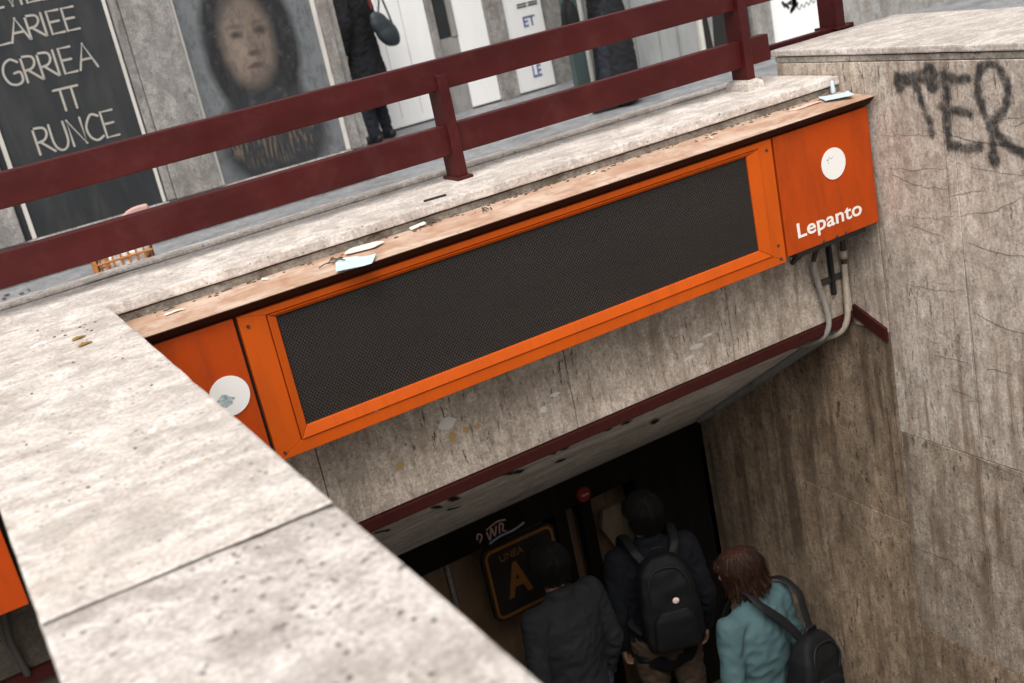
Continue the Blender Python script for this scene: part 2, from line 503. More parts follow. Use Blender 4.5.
# copper coloured faded cover with dust
n = NT('faded_cover_paint')
a = n.noise(3.5, 6, 0.65, n.mapv((1, 3, 1)), 0.4)
b = n.noise(16, 6, 0.7)
c = n.mix(n.ramp(a, [(0.4, 0.0), (0.6, 1.0)]), (0.40, 0.245, 0.165), (0.55, 0.42, 0.33))
c = n.mix(n.math('MULTIPLY', n.ramp(b, [(0.48, 0.0), (0.64, 1.0)]), 0.6), c, (0.31, 0.15, 0.085))
c = n.mix(n.math('MULTIPLY', n.ramp(n.noise(42, 5, 0.7), [(0.66, 0.0), (0.72, 1.0)]), 0.5), c, (0.6, 0.5, 0.43))
n.set(c, 0.6); n.bump(b, 0.12, 0.004)
m_cover = n.m
n = NT('cover_lip_shaded_paint')
n.set(n.mix(n.noise(20, 5, 0.7), (0.03, 0.011, 0.007), (0.07, 0.022, 0.011)), 0.7, spec=0.1)  # near-black brown carries the shade under the cover's edge
m_lip = n.m

# perforated screen: hexagonal dots, real-size 11 mm pitch
n = NT('perforated_black_screen')
x, _, z = n.sep()
def cells(ox, oz):
    fx = n.math('SUBTRACT', n.math('FRACT', n.math('ADD', n.math('MULTIPLY', x, 1 / 0.0125), ox)), 0.5)
    fz = n.math('SUBTRACT', n.math('FRACT', n.math('ADD', n.math('MULTIPLY', z, 1 / 0.0145), oz)), 0.5)
    return n.math('SQRT', n.math('ADD', n.math('MULTIPLY', fx, fx), n.math('MULTIPLY', fz, fz)))
dd = n.math('MINIMUM', cells(0, 0), cells(0.5, 0.5))
hole = n.ramp(dd, [(0.22, 1.0), (0.36, 0.0)])
dust = n.noise(3, 6, 0.65, n.mapv((1, 1, 2.2)))
c = n.mix(dust, (0.024, 0.0195, 0.017), (0.05, 0.042, 0.037))
c = n.mix(hole, c, (0.013, 0.011, 0.010))
n.set(c, 0.6, spec=0.2)
n.bump(n.math('SUBTRACT', 1.0, hole), 0.6, 0.003)
m_screen = n.m  # screen

# spray paint with soft, broken edges
def spray(name, col, dens=1.0, grain=2.2):
    n = NT(name)
    at = n.t.nodes.new('ShaderNodeAttribute'); at.attribute_name = 'edge'
    nz = n.noise(38, 5, 0.7)
    e = n.math('SUBTRACT', 1.0, at.outputs['Fac'])
    a = n.math('ADD', n.math('MULTIPLY', e, 2.2 if grain == 2.2 else 1.0), n.math('MULTIPLY', n.math('SUBTRACT', nz, 0.62), grain), True)
    n.set(col, 0.8, alpha=n.math('MULTIPLY', a, dens), spec=0.15)
    return n.m
m_spray = spray('black_spray_paint', (0.035, 0.035, 0.036), 0.86, 2.0)
m_crack = spray('dark_crack_line', (0.07, 0.053, 0.042), 0.42)
m_scuff = spray('black_scuff', (0.02, 0.018, 0.016), 0.85)

# ------------------------------------------------------------------ levels (camera at the origin)
PAVE, SLAB, LAND = -1.5, -0.79, -4.42
WX = 3.46           # face of the right stair wall
BY = 3.73           # face of the beam under the sign

# ------------------------------------------------------------------ setting
def sheet(name, quads, mat, kind='structure'):
    bm = bmesh.new()
    for q in quads: bm.faces.new([bm.verts.new(p) for p in q])
    return tag(obj(name, bm, mat), kind=kind)

def rect(x0, x1, y0, y1, z): return [(x0, y0, z), (x1, y0, z), (x1, y1, z), (x0, y1, z)]
sheet('pavement', [rect(-60, 60, 4.10, 80, PAVE), rect(3.75, 60, -60, 4.10, PAVE), rect(-60, -3.6, -60, 4.10, PAVE),
                   rect(-3.6, 3.75, -60, -1.3, PAVE), rect(-0.02, 0.45, -1.3, -1.0, PAVE)], m_pave)

m_stair_shade = stone('shaded_stair_stone', (0.07, 0.058, 0.045), (0.13, 0.11, 0.09), (1, 2, 2), pit=0.3, stain=0.4, speck=0.2, soot=0.5)  # darker copy of the stair stone, shade put into its colour
def flight(name, x0, x1, m):
    bm = bmesh.new()
    ns = 17
    rise = (PAVE - LAND) / ns
    tread = 0.27
    for i in range(ns - 1):
        top = PAVE - rise * (i + 1)
        box(bm, x0, x1, -1.3 + tread * i, -1.3 + tread * (i + 1) - 0.001, LAND - 0.3, top, 0.006, 1)
    tag(obj('landing', bx(x0, x1, -1.299 + tread * (ns - 1), 8.9, LAND - 0.3, LAND), m_stair_shade), kind='structure')
    return tag(obj(name, bm, m), kind='structure')
flight('stairs', 0.436, 3.455, m_stair)
flight('stairs', -3.50, -0.006, m_stair)

# interior beyond the opening
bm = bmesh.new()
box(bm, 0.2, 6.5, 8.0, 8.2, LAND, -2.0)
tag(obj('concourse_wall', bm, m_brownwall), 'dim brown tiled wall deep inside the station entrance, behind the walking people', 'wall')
bm = bmesh.new()
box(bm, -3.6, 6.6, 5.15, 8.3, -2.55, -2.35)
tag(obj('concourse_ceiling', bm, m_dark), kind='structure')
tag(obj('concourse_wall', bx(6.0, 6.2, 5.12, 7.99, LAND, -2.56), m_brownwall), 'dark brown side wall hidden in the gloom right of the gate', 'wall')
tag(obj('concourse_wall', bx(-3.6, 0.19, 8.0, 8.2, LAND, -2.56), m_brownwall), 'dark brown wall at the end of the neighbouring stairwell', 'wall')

# ------------------------------------------------------------------ left parapet
par = thing('stone_parapet', 'long pale travertine parapet in the foreground running towards the railing', 'parapet', (0.21, 1.2, LAND))
part('body', bx(0.0, 0.43, -1.25, 3.72, LAND, -0.84), m_beam, par)
part('mortar_bed', bx(0.002, 0.428, -1.24, 3.7, -0.8395, -0.8305), m_black, par)
for i, (y0, y1, mm) in enumerate(((-1.3, 0.345, m_coping), (0.35, 1.7125, m_pitted), (1.7195, 3.642, m_coping))):
    part('coping_slab', rough_slab(-0.02, 0.45, y0, y1, -0.83, SLAB, 0.008, 0.06, seed=i * 3.1), mm, par)

m_mortar = paint('dirty_mortar', (0.05, 0.042, 0.035), 0.9, 0.4, 0.5, spec=0.1, scale=6)
for y in (0.3475, 1.716):
    part('mortar_joint', bx(-0.016, 0.446, y - 0.0075, y + 0.0075, -0.829, SLAB - 0.0035), m_mortar, par)

# ------------------------------------------------------------------ beam wall carrying the sign
beam = thing('beam_wall', 'travertine clad beam wall with pale coping that carries the orange sign and the red railing', 'wall', (0, 3.9, -1.87))
xs = [-3.5, -0.024, 3.452]
for i in range(len(xs) - 1):
    part('coping_slab', rough_slab(xs[i] + 0.0015, xs[i + 1] - 0.0015, 3.646, 4.14, -0.826, SLAB, 0.006, 0.05, seed=i * 1.7 + 9), m_coping, beam)
part('ridge_strip', rough_slab(-3.5, 3.40, 4.06, 4.13, SLAB + 0.001, SLAB + 0.016, 0.005, 0.2), m_coping, beam)
part('fascia_course', rough_slab(-3.5, 3.455, 3.668, 4.1, -0.885, -0.833, 0.004, 0.07, seed=4), m_edge, beam)
jx = [-3.5, -2.4, -1.3, -0.01, 0.963, 1.993, 2.786, 3.456]
for i in range(len(jx) - 1):
    if i == 3: a, b = 0.432, jx[i + 1]
    elif i == 2: a, b = jx[i], -0.002
    else: a, b = jx[i], jx[i + 1]
    part('cladding_slab', bx(a + 0.0015, b - 0.0015, BY, BY + 0.04, -1.832, -0.887, 0.002, 1), m_beam, beam)
part('core', bx(-3.5, 3.456, BY + 0.042, 4.095, -1.86, -0.888), m_concrete, beam)
for a, b in ((0.432, 3.442), (-3.5, -0.002)):
    part('trim_strip', bx(a, b, BY - 0.016, BY + 0.03, -1.882, -1.834, 0.004, 1), m_trim, beam)
bm = bmesh.new()
def prism_x(bm, x0, x1, prof):
    a = [bm.verts.new((x0, y, z)) for y, z in prof]
    b = [bm.verts.new((x1, y, z)) for y, z in prof]
    n_ = len(prof)
    for i in range(n_): bm.faces.new((a[i], a[(i + 1) % n_], b[(i + 1) % n_], b[i]))
    bm.faces.new(a[::-1]); bm.faces.new(b)
    bmesh.ops.recalc_face_normals(bm, faces=bm.faces[:])
    return bm
SOF = lambda y: -1.872 - 0.66 * (y - 3.745)
prism_x(bm, -3.5, 3.458, [(3.762, SOF(3.762)), (5.04, SOF(5.04)), (5.04, -2.3), (4.2, PAVE - 0.02), (3.762, PAVE - 0.02)])
part('soffit', bm, m_soffit, beam)
# black scuffs along the soffit edge
bm = bmesh.new()
le = bm.verts.layers.float.new('edge')
rnd = random.Random(4)
for i in range(16):
    x = 1.0 + 0.105 * i + 0.05 * rnd.random(); y = 3.79 + 0.12 * rnd.random() + (0.3 if i % 5 == 0 else 0)
    L = 0.07 + 0.08 * rnd.random(); sl = rnd.uniform(0.2, 1.4)
    pts = [(x + L * t, y + L * sl * t + 0.012 * math.sin(6 * t + i)) for t in (0, .33, .66, 1)]
    ribbon(bm, pts, 0.035 + 0.03 * rnd.random(), lambda u, v: (u, v, SOF(v) - 0.003), le)
part('scuff_marks', bm, m_scuff, beam)
# metal cover strip beside the wall under the soffit
bm = bmesh.new()
prism_x(bm, 3.345, 3.452, [(3.80, SOF(3.80) - 0.03), (4.9, SOF(4.9) - 0.03), (4.9, SOF(4.9) - 0.004), (3.80, SOF(3.80) - 0.004)])
part('cover_sheet', bm, m_sheet, beam)
# remnants of tape and ochre stains on the cladding
m_tape = paint('clouded_tape', (0.6, 0.57, 0.52), 0.18, 0.1, 0.2)
m_ochre = paint('ochre_stain', (0.36, 0.24, 0.1), 0.7, 0.2, 0.2)
def patch(name, x, z, w, h, m, seed):
    bm = bmesh.new()
    rr = random.Random(seed)
    vs = [bm.verts.new((x + w * math.cos(a) * rr.uniform(.55, 1), BY - 0.0012 - 0.002 * (m is m_tape) * rr.random(), z + h * math.sin(a) * rr.uniform(.55, 1))) for a in [2 * math.pi * k / 11 for k in range(11)]]
    bm.faces.new(vs[::-1])
    part(name, bm, m, beam)
for k, (x, z, w, h) in enumerate(((1.46, -1.60, .045, .03), (1.86, -1.70, .02, .02), (1.92, -1.66, .025, .012), (2.60, -1.70, .05, .014), (2.56, -1.735, .03, .012), (2.66, -1.675, .03, .01))): patch('tape_remnant', x, z, w, h, m_tape, k)
for k, (x, z, w, h) in enumerate(((1.245, -1.69, .02, .022), (1.53, -1.655, .02, .014), (1.575, -1.66, .016, .012), (1.47, -1.66, .02, .03))): patch('ochre_stain', x, z, w, h, m_ochre, k + 20)

# ------------------------------------------------------------------ right wall
wall = thing('stairwell_wall', 'tall stained travertine wall along the right of the stairs with black graffiti', 'wall', (3.6, 2.5, LAND))
part('core', bx(WX + 0.045, 4.15, -1.25, 4.0, LAND, -0.74), m_concrete, wall)
part('core', bx(WX + 0.045, 3.9, 4.001, 5.05, LAND, -1.7), m_concrete, wall)
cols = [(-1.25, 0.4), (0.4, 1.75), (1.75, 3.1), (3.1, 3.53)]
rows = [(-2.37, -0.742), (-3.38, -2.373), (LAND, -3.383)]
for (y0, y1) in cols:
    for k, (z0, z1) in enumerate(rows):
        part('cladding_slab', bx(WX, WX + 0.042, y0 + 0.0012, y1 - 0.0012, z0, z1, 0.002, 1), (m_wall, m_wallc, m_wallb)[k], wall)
part('cladding_slab', bx(WX, WX + 0.042, 3.5325, 4.03, -1.90, -0.742, 0.002, 1), m_beam, wall)
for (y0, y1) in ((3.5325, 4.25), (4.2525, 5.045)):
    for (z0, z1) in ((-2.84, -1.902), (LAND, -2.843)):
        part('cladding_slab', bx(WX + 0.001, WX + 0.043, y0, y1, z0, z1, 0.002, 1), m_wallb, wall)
for i, (y0, y1) in enumerate(((-1.25, 0.9), (0.903, 2.62), (2.623, 4.056))):
    part('coping_slab', rough_slab(WX - 0.004, 4.2, y0, y1, -0.712, -0.684, 0.006, 0.06, seed=20 + i), m_coping, wall)
part('fascia_course', rough_slab(WX + 0.004, 4.16, -1.25, 4.04, -0.740, -0.715, 0.003, 0.07, seed=31), m_edge, wall)
# sloping dark red trim on the return
bm = bmesh.new()
prism_x(bm, WX - 0.016, WX + 0.0005, [(3.718, -1.80), (3.54, -1.882), (3.54, -1.940), (3.718, -1.858)])
part('trim_strip', bm, m_trim, wall)
# spray painted letters
STK = []
def stroke(pts, w, k=7):
    w *= .70
    P = smooth_path([(p[0], p[1], 0) for p in pts], k)
    STK.extend((P[q], P[q + 1], w) for q in range(len(P) - 1))
stroke([(3.345, -0.80), (3.343, -0.84)], .075)
stroke([(3.345, -0.813), (3.26, -0.803), (3.17, -0.785)], .085)
stroke([(3.185, -0.775), (3.178, -0.835)], .095)
stroke([(3.262, -0.815), (3.235, -0.9), (3.208, -0.975), (3.202, -1.02)], .055)
stroke([(3.118, -0.785), (3.117, -0.9), (3.125, -0.99), (3.118, -1.06)], .064)
stroke([(3.118, -0.80), (3.06, -0.81), (3.015, -0.805)], .066)
stroke([(3.145, -0.91), (3.07, -0.925), (3.015, -0.935)], .06)
stroke([(3.12, -1.05), (3.05, -1.068), (2.985, -1.058)], .07)
stroke([(2.925, -1.10), (2.928, -1.0), (2.955, -0.92), (2.972, -0.84), (2.955, -0.775), (2.915, -0.752), (2.87, -0.775), (2.846, -0.84), (2.862, -0.91), (2.905, -0.955), (2.93, -0.985)], .06)
stroke([(2.925, -0.97), (2.88, -1.03), (2.83, -1.06), (2.77, -1.075), (2.70, -1.10)], .072)
stroke([(2.924, -1.085), (2.922, -1.11)], .08)
def coverage(u, v):
    p = Vector((u, v, 0))
    best = 0.0
    for a, b, w in STK:
        ab = b - a
        t = max(0.0, min(1.0, (p - a).dot(ab) / max(ab.length_squared, 1e-9)))
        d = (p - a - ab * t).length + 0.004 * noise.noise(p * 60) + 0.003 * noise.noise(p * 150)
        best = max(best, min(1.0, max(0.0, (w * .5 - d) / 0.022 + .4)))
    return best
bm = bmesh.new()
le = bm.verts.layers.float.new('edge')
nu, nv, du = 176, 110, 0.0042
gv = {}
for a in range(nu):
    for b in range(nv):
        u, v = 2.66 + a * du, -1.165 + b * du
        c = coverage(u, v)
        gv[a, b] = (u, v, c)
mk = {}
def gvert(a, b):
    if (a, b) not in mk:
        u, v, c = gv[a, b]
        mk[a, b] = bm.verts.new((WX - 0.003, u, v)); mk[a, b][le] = 1 - c
    return mk[a, b]
for a in range(nu - 1):
    for b in range(nv - 1):
        q = [(a, b), (a + 1, b), (a + 1, b + 1), (a, b + 1)]
        if max(gv[k][2] for k in q) > 0.01: bm.faces.new([gvert(*k) for k in q])
part('graffiti', bm, m_spray, wall)
# cracks and scratches
crk = [[(3.47, -1.035), (3.33, -1.03), (3.15, -1.02)], [(3.44, -1.17), (3.3, -1.165), (3.13, -1.15)], [(3.44, -1.19), (3.3, -1.23), (3.13, -1.23)],
       [(3.41, -1.36), (3.25, -1.36), (3.12, -1.335)], [(3.12, -1.34), (2.95, -1.30), (2.78, -1.22)], [(3.19, -1.0), (3.0, -1.04), (2.7, -1.06)],
       [(3.13, -1.12), (2.9, -1.15), (2.6, -1.16)], [(3.42, -1.66), (3.25, -1.66), (3.1, -1.64)], [(3.1, -1.71), (2.95, -1.76), (2.7, -1.78)],
       [(3.33, -1.80), (3.2, -1.86), (3.07, -1.9)], [(3.3, -1.95), (3.1, -1.95)], [(3.1, -1.43), (2.95, -1.46), (2.7, -1.46)], [(3.2, -2.83), (3.0, -2.83), (2.7, -2.85)],
       [(3.35, -2.3), (3.1, -2.38), (2.8, -2.4)], [(3.62, -2.9), (3.5, -2.95), (3.3, -2.95), (3.1, -3.05)], [(3.9, -2.6), (3.85, -2.63), (3.8, -2.66)],
       [(3.55, -1.95), (3.545, -2.3), (3.535, -2.8), (3.53, -3.3)], [(3.6, -1.98), (3.59, -2.4), (3.58, -2.7)], [(3.14, -0.75), (3.145, -1.0), (3.142, -1.36)], [(3.1, -1.43), (3.09, -1.7), (3.08, -2.3)]]
rc = random.Random(5)
for i in range(14):
    y, z, L = rc.uniform(2.7, 3.42), rc.uniform(-2.3, -0.9), rc.uniform(.04, .22)
    d = rc.uniform(-.25, .25)
    crk.append([(y, z), (y - L * .5, z + L * d * .6), (y - L, z + L * d)])
for i in range(22):
    y, z, L = rc.uniform(2.7, 4.8), rc.uniform(-3.6, -2.2), rc.uniform(.03, .14)
    d = rc.uniform(-.6, .2)
    crk.append([(y, z), (y - L * .5, z + L * d * .6), (y - L, z + L * d)])
bm = bmesh.new()
le = bm.verts.layers.float.new('edge')
for i, p in enumerate(crk):
    P = smooth_path([(q[0], q[1], 0) for q in p], 9)
    ribbon(bm, [(q.x + 0.002 * noise.noise(q * 40), q.y + 0.009 * noise.noise(q * 26 + Vector((i, 0, 0)))) for q in P], 0.0045 + 0.0016 * (i % 3), lambda u, v: (WX - 0.0022, u, v), le, True)
part('surface_cracks', bm, m_crack, wall)

# ------------------------------------------------------------------ metro sign
def build_sign():
    t = thing('metro_sign', 'long orange metro entrance sign with black perforated screen and white station name', 'sign', (1.97, BY, -1.41))
    part('housing', bx(0.44, 3.428, 3.522, BY - 0.003, -1.386, -0.912), m_black, t)
    # sheet cover with a lip turned back under
    bm = bmesh.new()
    prism_x(bm, 0.40, 3.448, [(3.462, -0.872), (3.664, -0.857), (3.664, -0.866), (3.474, -0.884)])
    part('top_cover', bm, m_cover, t)
    bm = bmesh.new()
    prism_x(bm, 0.40, 3.446, [(3.463, -0.875), (3.474, -0.886), (3.53, -0.905), (3.518, -0.912), (3.494, -0.902)])
    part('cover_lip', bm, m_lip, t)
    # frame: outer flange + raised inner moulding
    def frame(bm, x0, x1, z0, z1, wx0, wx1, wz0, wz1, y0, y1, bev):
        box(bm, x0, x1, y0, y1, z0, z0 + wz0, bev, 2)
        box(bm, x0, x1, y0, y1, z1 - wz1, z1, bev, 2)
        box(bm, x0, x0 + wx0, y0, y1, z0 + wz0 + .0005, z1 - wz1 - .0005, bev, 2)
        box(bm, x1 - wx1, x1, y0, y1, z0 + wz0 + .0005, z1 - wz1 - .0005, bev, 2)
        return bm
    def mitre(bm, X0, X1, Z0, Z1, x0, x1, z0, z1, yo, yi, yb, bev):
        """mitred frame with its own slope: outer rect at yo, inner rect at yi"""
        O = [(X0, Z0), (X1, Z0), (X1, Z1), (X0, Z1)]; I = [(x0, z0), (x1, z0), (x1, z1), (x0, z1)]
        for i in range(4):
            j = (i + 1) % 4
            g = 0.0004
            pts = [(O[i][0], yo, O[i][1]), (O[j][0], yo, O[j][1]), (I[j][0], yi, I[j][1]), (I[i][0], yi, I[i][1])]
            bk = [(p[0], yb, p[2]) for p in pts]
            v = [bm.verts.new(p) for p in pts]; w = [bm.verts.new(p) for p in bk]
            fs = [bm.faces.new(v), bm.faces.new(w[::-1])]
            for a in range(4): fs.append(bm.faces.new((v[a], w[a], w[(a + 1) % 4], v[(a + 1) % 4])))
            es = [e for e in fs[0].edges]
            bmesh.ops.recalc_face_normals(bm, faces=fs)
            bmesh.ops.bevel(bm, geom=es, offset=bev, segments=2, affect='EDGES', profile=0.6)
        return bm
    part('outer_frame', mitre(bmesh.new(), 0.779, 2.928, -1.408, -0.913, 0.868, 2.862, -1.366, -0.934, 3.496, 3.496, 3.519, 0.0025), m_orange, t)
    part('inner_frame', mitre(bmesh.new(), 0.871, 2.859, -1.363, -0.937, 0.899, 2.805, -1.325, -0.950, 3.491, 3.500, 3.519, 0.003), m_orange, t)
    part('screen', bx(0.896, 2.808, 3.507, 3.5195, -1.328, -0.947), m_screen, t)
    for x, z in ((0.805, -1.385), (2.90, -1.385), (2.895, -1.33), (0.805, -0.95), (2.9, -0.95)):
        bm = bmesh.new()
        bmesh.ops.create_cone(bm, cap_ends=True, segments=10, radius1=0.006, radius2=0.005, depth=0.006, matrix=Matrix.Translation((x, 3.4945, z)) @ Matrix.Rotation(R_(90), 4, 'X'))
        part('screw', bm, m_iron, t)
    pl = part('end_panel', bx(0.42, 0.767, 3.4985, 3.519, -1.396, -0.913, 0.003, 2), m_orange2, t)
    pr = part('end_panel', bx(2.941, 3.436, 3.4985, 3.519, -1.392, -0.913, 0.003, 2), m_orange2, t)
    def disc(x, z, r, p, lab):
        bm = bmesh.new()
        bmesh.ops.create_cone(bm, cap_ends=True, segments=48, radius1=r, radius2=r, depth=0.003, matrix=Matrix.Translation((x, 3.4965, z)) @ Matrix.Rotation(R_(90), 4, 'X'))
        d = part('emblem_disc', bm, m_white_disc, t)
        d.parent = p
        for v in d.data.vertices: pass
        return d
    d1 = disc(3.226, -1.09, 0.063, pr, '')
    d2 = disc(0.69, -1.142, 0.064, pl, '')
    # the thing's base offset is already taken out of the disc meshes; panels share that origin
    me = fit_text(text_mesh('Lepanto', 1.0, 0.016, 0.0004, 1.02), 3.002, 3.348, -1.354, -1.274, 3.4978)
    lt = part('lettering', me, m_letter, t)
    lt.parent = pr
    bm = bmesh.new()
    for x, z, r in ((3.196, -1.068, .005), (3.205, -1.062, .004), (3.215, -1.067, .004), (3.224, -1.063, .003), (3.199, -1.08, .003)):
        ball(bm, (x, 3.4945, z), (r, 0.001, r * .6), 8)
    f = part('faded_specks', bm, m_sheet, t); f.parent = d1
    for x, z, r in ((3.20, -1.385, .008), (3.13, -1.383, .006), (3.25, -1.382, .006)):
        s_ = part('screw', (lambda b: ball(b, (x, 3.498, z), (r, .003, r), 8) and b)(bmesh.new()), m_iron, t); s_.parent = pr
    return t
sign = build_sign()
# half peeled sticker on the left disc only
bm = bmesh.new()
fr2 = lambda u, v: (u, 3.493, v)
rr_ = random.Random(2)
bm.faces.new([bm.verts.new((0.668 + .036 * math.cos(a) * rr_.uniform(.7, 1.05), 3.4935, -1.152 + .022 * math.sin(a) * rr_.uniform(.6, 1.1))) for a in [-2 * math.pi * q / 16 for q in range(16)]][::-1])
_n = NT('smudged_sticker')
_n.set(_n.mix(_n.ramp(_n.noise(70, 6, .7), [(.42, 0.0), (.58, 1.0)]), (0.16, 0.24, 0.26), (0.5, 0.54, 0.54)), .5)
st = obj('sticker', bm, _n.m)
tag(st, 'torn grey teal sticker half peeled on the white disc beside the parapet', 'sticker')
for v in st.data.vertices: v.co -= Vector((0.67, 3.493, -1.15))
st.location = (0.67, 3.493, -1.15)

# neighbouring stairwell's sign, same pattern, mostly hidden by the parapet
sign2 = copy_tree(sign)
sign2['label'] = 'second orange metro sign, only its corner showing left of the foreground parapet'
sign2.location = (1.97 - 3.478, BY - 0.33, -1.41)
tag(obj('beam_wall', bx(-3.45, -0.008, BY - 0.333, BY - 0.005, -1.86, -0.95), m_stair_shade), 'stone beam coloured dark as if in shade behind the second sign, left of the foreground parapet', 'wall')  # dark stone paints in the shade of the left stairwell

# ------------------------------------------------------------------ conduits below the sign
def conduit(path, r, mat, label, coupl=None, ridges=None, group=None):
    P = smooth_path(path, 7)
    base = Vector(path[0])
    t = thing('conduit', label, 'pipe', base, 0, group)
    k0 = 14 if len(path) > 7 else 0
    if k0: part('upper_cable', tube(bmesh.new(), P[:k0 + 1], [r * .92] * (k0 + 1), seg=12), m_iron, t)
    part('pipe', tube(bmesh.new(), P[k0:], [r] * len(P[k0:]), seg=12), mat, t)
    if coupl:
        for p0, p1 in coupl:
            part('coupling', tube(bmesh.new(), [p0, p1], [r * 1.35] * 2, seg=14, cap=False), m_conduit2, t)
    if ridges:
        bm = bmesh.new()
        a, b, k = Vector(ridges[0]), Vector(ridges[1]), ridges[2]
        for i in range(k):
            c = a.lerp(b, i / (k - 1)); d = (b - a).normalized() * 0.003
            tube(bm, [c - d, c + d], [r * 1.16] * 2, seg=12, cap=False)
        part('flexible_sleeve', bm, m_conduit, t)
    return t
so = lambda x, y, d=0.055: (x, y, SOF(y) - d)
conduit([(3.30, 3.60, -1.39), (3.245, 3.655, -1.455), (3.232, 3.69, -1.53), (3.246, 3.70, -1.62), (3.275, 3.70, -1.74), (3.283, 3.70, -1.83), (3.27, 3.73, -1.895), so(3.255, 3.82, .022), so(3.24, 3.93, -.02)], 0.012, m_conduit,
        'ribbed grey cable conduit hanging below the sign, left one of the pair', None, ((3.234, 3.70, -1.555), (3.254, 3.70, -1.655), 16), 'conduits below the sign')
conduit([(3.405, 3.64, -1.39), (3.408, 3.69, -1.47), (3.408, 3.70, -1.6), (3.40, 3.70, -1.74), (3.39, 3.70, -1.84), (3.37, 3.73, -1.905), so(3.34, 3.82, .025), so(3.325, 3.93, -.02)], 0.0135, m_conduit2,
        'cream cable conduit with a coupling hanging in the wall corner below the sign', [((3.408, 3.698, -1.535), (3.408, 3.70, -1.57))], None, 'conduits below the sign')
jb = thing('junction_bracket', 'black iron bracket with looped cables tucked under the sign end', 'bracket', (3.25, 3.6, -1.4))
part('plate', bx(3.02, 3.40, 3.54, 3.70, -1.43, -1.392, 0.006, 2), m_iron, jb)
part('arm', bx(3.335, 3.353, 3.70, 3.726, -1.72, -1.431, 0.004, 1), m_black, jb)
part('arm', bx(3.25, 3.44, 3.712, 3.727, -1.66, -1.635, 0.003, 1), m_iron, jb)
part('cable', tube(bmesh.new(), smooth_path([(3.10, 3.6, -1.43), (3.06, 3.62, -1.47), (3.14, 3.66, -1.47), (3.24, 3.66, -1.44)], 7), [.011] * 22, seg=10), m_iron, jb)
conduit([(-0.11, 3.32, -1.39), (-0.115, 3.36, -1.47), (-0.125, 3.37, -1.56), (-0.115, 3.37, -1.68)], 0.011, m_iron, 'greyish conduit under the second sign, left of the foreground parapet', None)  # dark iron colour stands in for shade on a silvery pipe
tag(obj('trim_strip', bx(-3.45, -0.008, 3.375, 3.3965, -1.72, -1.68), m_trim), 'dark red trim along the darkened beam left of the foreground parapet', 'trim')

# ------------------------------------------------------------------ railing
rail = thing('railing', 'oxblood painted metal railing with two broad rails above the sign', 'railing', (1.8, 3.93, SLAB))
RY0, RY1 = 3.912, 3.962
part('top_rail', bx(-3.4, 5.2, RY0, RY1, -0.462, -0.354, 0.004, 2), m_rail, rail)
part('lower_rail', bx(-3.4, 3.335, RY0, RY1, -0.697, -0.588, 0.004, 2), m_rail, rail)
part('lower_rail', bx(3.50, 4.0, 4.10, 4.14, -0.72, -0.672, 0.003, 2), m_rail, rail)
for x, zb in ((-2.2, SLAB), (-0.6, SLAB), (1.794, SLAB), (3.178, -0.748)):
    p = part('post', bx(x, x + 0.041, 3.886, 3.987, zb, -0.405, 0.004, 2), m_rail, rail)
    if zb == SLAB:
        q = part('base_plate', bx(x - 0.012, x + 0.055, 3.872, 4.0, SLAB, SLAB + 0.012, 0.003, 1), m_rail, rail)
    else:
        bm = bmesh.new()
        prof = [(0, 0.022), (0.028, 0.020), (0.042, 0.005)]
        rings = []
        for h, g in prof:
            rings.append([bm.verts.new((xx, yy, SLAB + h + 0.0005)) for xx, yy in ((x - g, 3.886 - g), (x + .041 + g, 3.886 - g), (x + .041 + g + .012, 3.987), (x + .041 + g, 3.987 + g), (x - g, 3.987 + g))])
        for i in range(2):
            for j in range(5): bm.faces.new((rings[i][j], rings[i][(j + 1) % 5], rings[i + 1][(j + 1) % 5], rings[i + 1][j]))
        bm.faces.new(rings[-1])
        q = part('footing', bm, m_coping, rail)
    q.parent = p
p = part('post', bx(3.885, 3.935, 4.085, 4.20, -0.684, 0.3, 0.004, 2), m_rail, rail)
q = part('base_plate', bx(3.868, 3.955, 4.068, 4.22, -0.684, -0.673, 0.003, 1), m_rail, rail)
q.parent = p

# ------------------------------------------------------------------ litter on the ledges
def flat_thing(name, pts, z, th, mat, label, cat, curl=0.0, group=None):
    c = sum((Vector(p) for p in pts), Vector((0, 0))) / len(pts)
    bm = bmesh.new()
    f = bm.faces.new([bm.verts.new((p[0] - c.x, p[1] - c.y, 0)) for p in pts])
    bmesh.ops.subdivide_edges(bm, edges=bm.edges[:], cuts=5, use_grid_fill=True)
    for v in bm.verts: v.co.z = curl * (v.co.length / 0.1) ** 2 + 0.005 * noise.noise(v.co * 26 + Vector((c.x, c.y, 0)))
    ex = bmesh.ops.extrude_face_region(bm, geom=bm.faces[:])
    for v in [g for g in ex['geom'] if isinstance(g, bmesh.types.BMVert)]: v.co.z += th
    bmesh.ops.recalc_face_normals(bm, faces=bm.faces[:])
    o = obj(name, bm, mat, None, (c.x, c.y, z))
    return tag(o, label, cat, group)
ledge = lambda y: -0.872 + (y - 3.462) * 0.0743
m_mint = paint('mint_paper', (0.50, 0.66, 0.66), 0.7, 0.05, 0.15, (0.3, 0.3, 0.3))
m_cream = paint('cream_paper', (0.72, 0.66, 0.58), 0.7, 0.06, 0.2, (0.4, 0.33, 0.28))
m_pinkp = paint('faded_pink_paper', (0.62, 0.45, 0.37), 0.7, 0.08, 0.2)
m_ice = paint('ice_blue_paper', (0.5, 0.62, 0.68), 0.6, 0.05, 0.1)
m_twig = paint('brown_debris', (0.10, 0.07, 0.05), 0.8, 0.4, 0.3)
m_leaf = paint('ochre_leaf', (0.28, 0.17, 0.035), 0.6, 0.3, 0.3, scale=6)
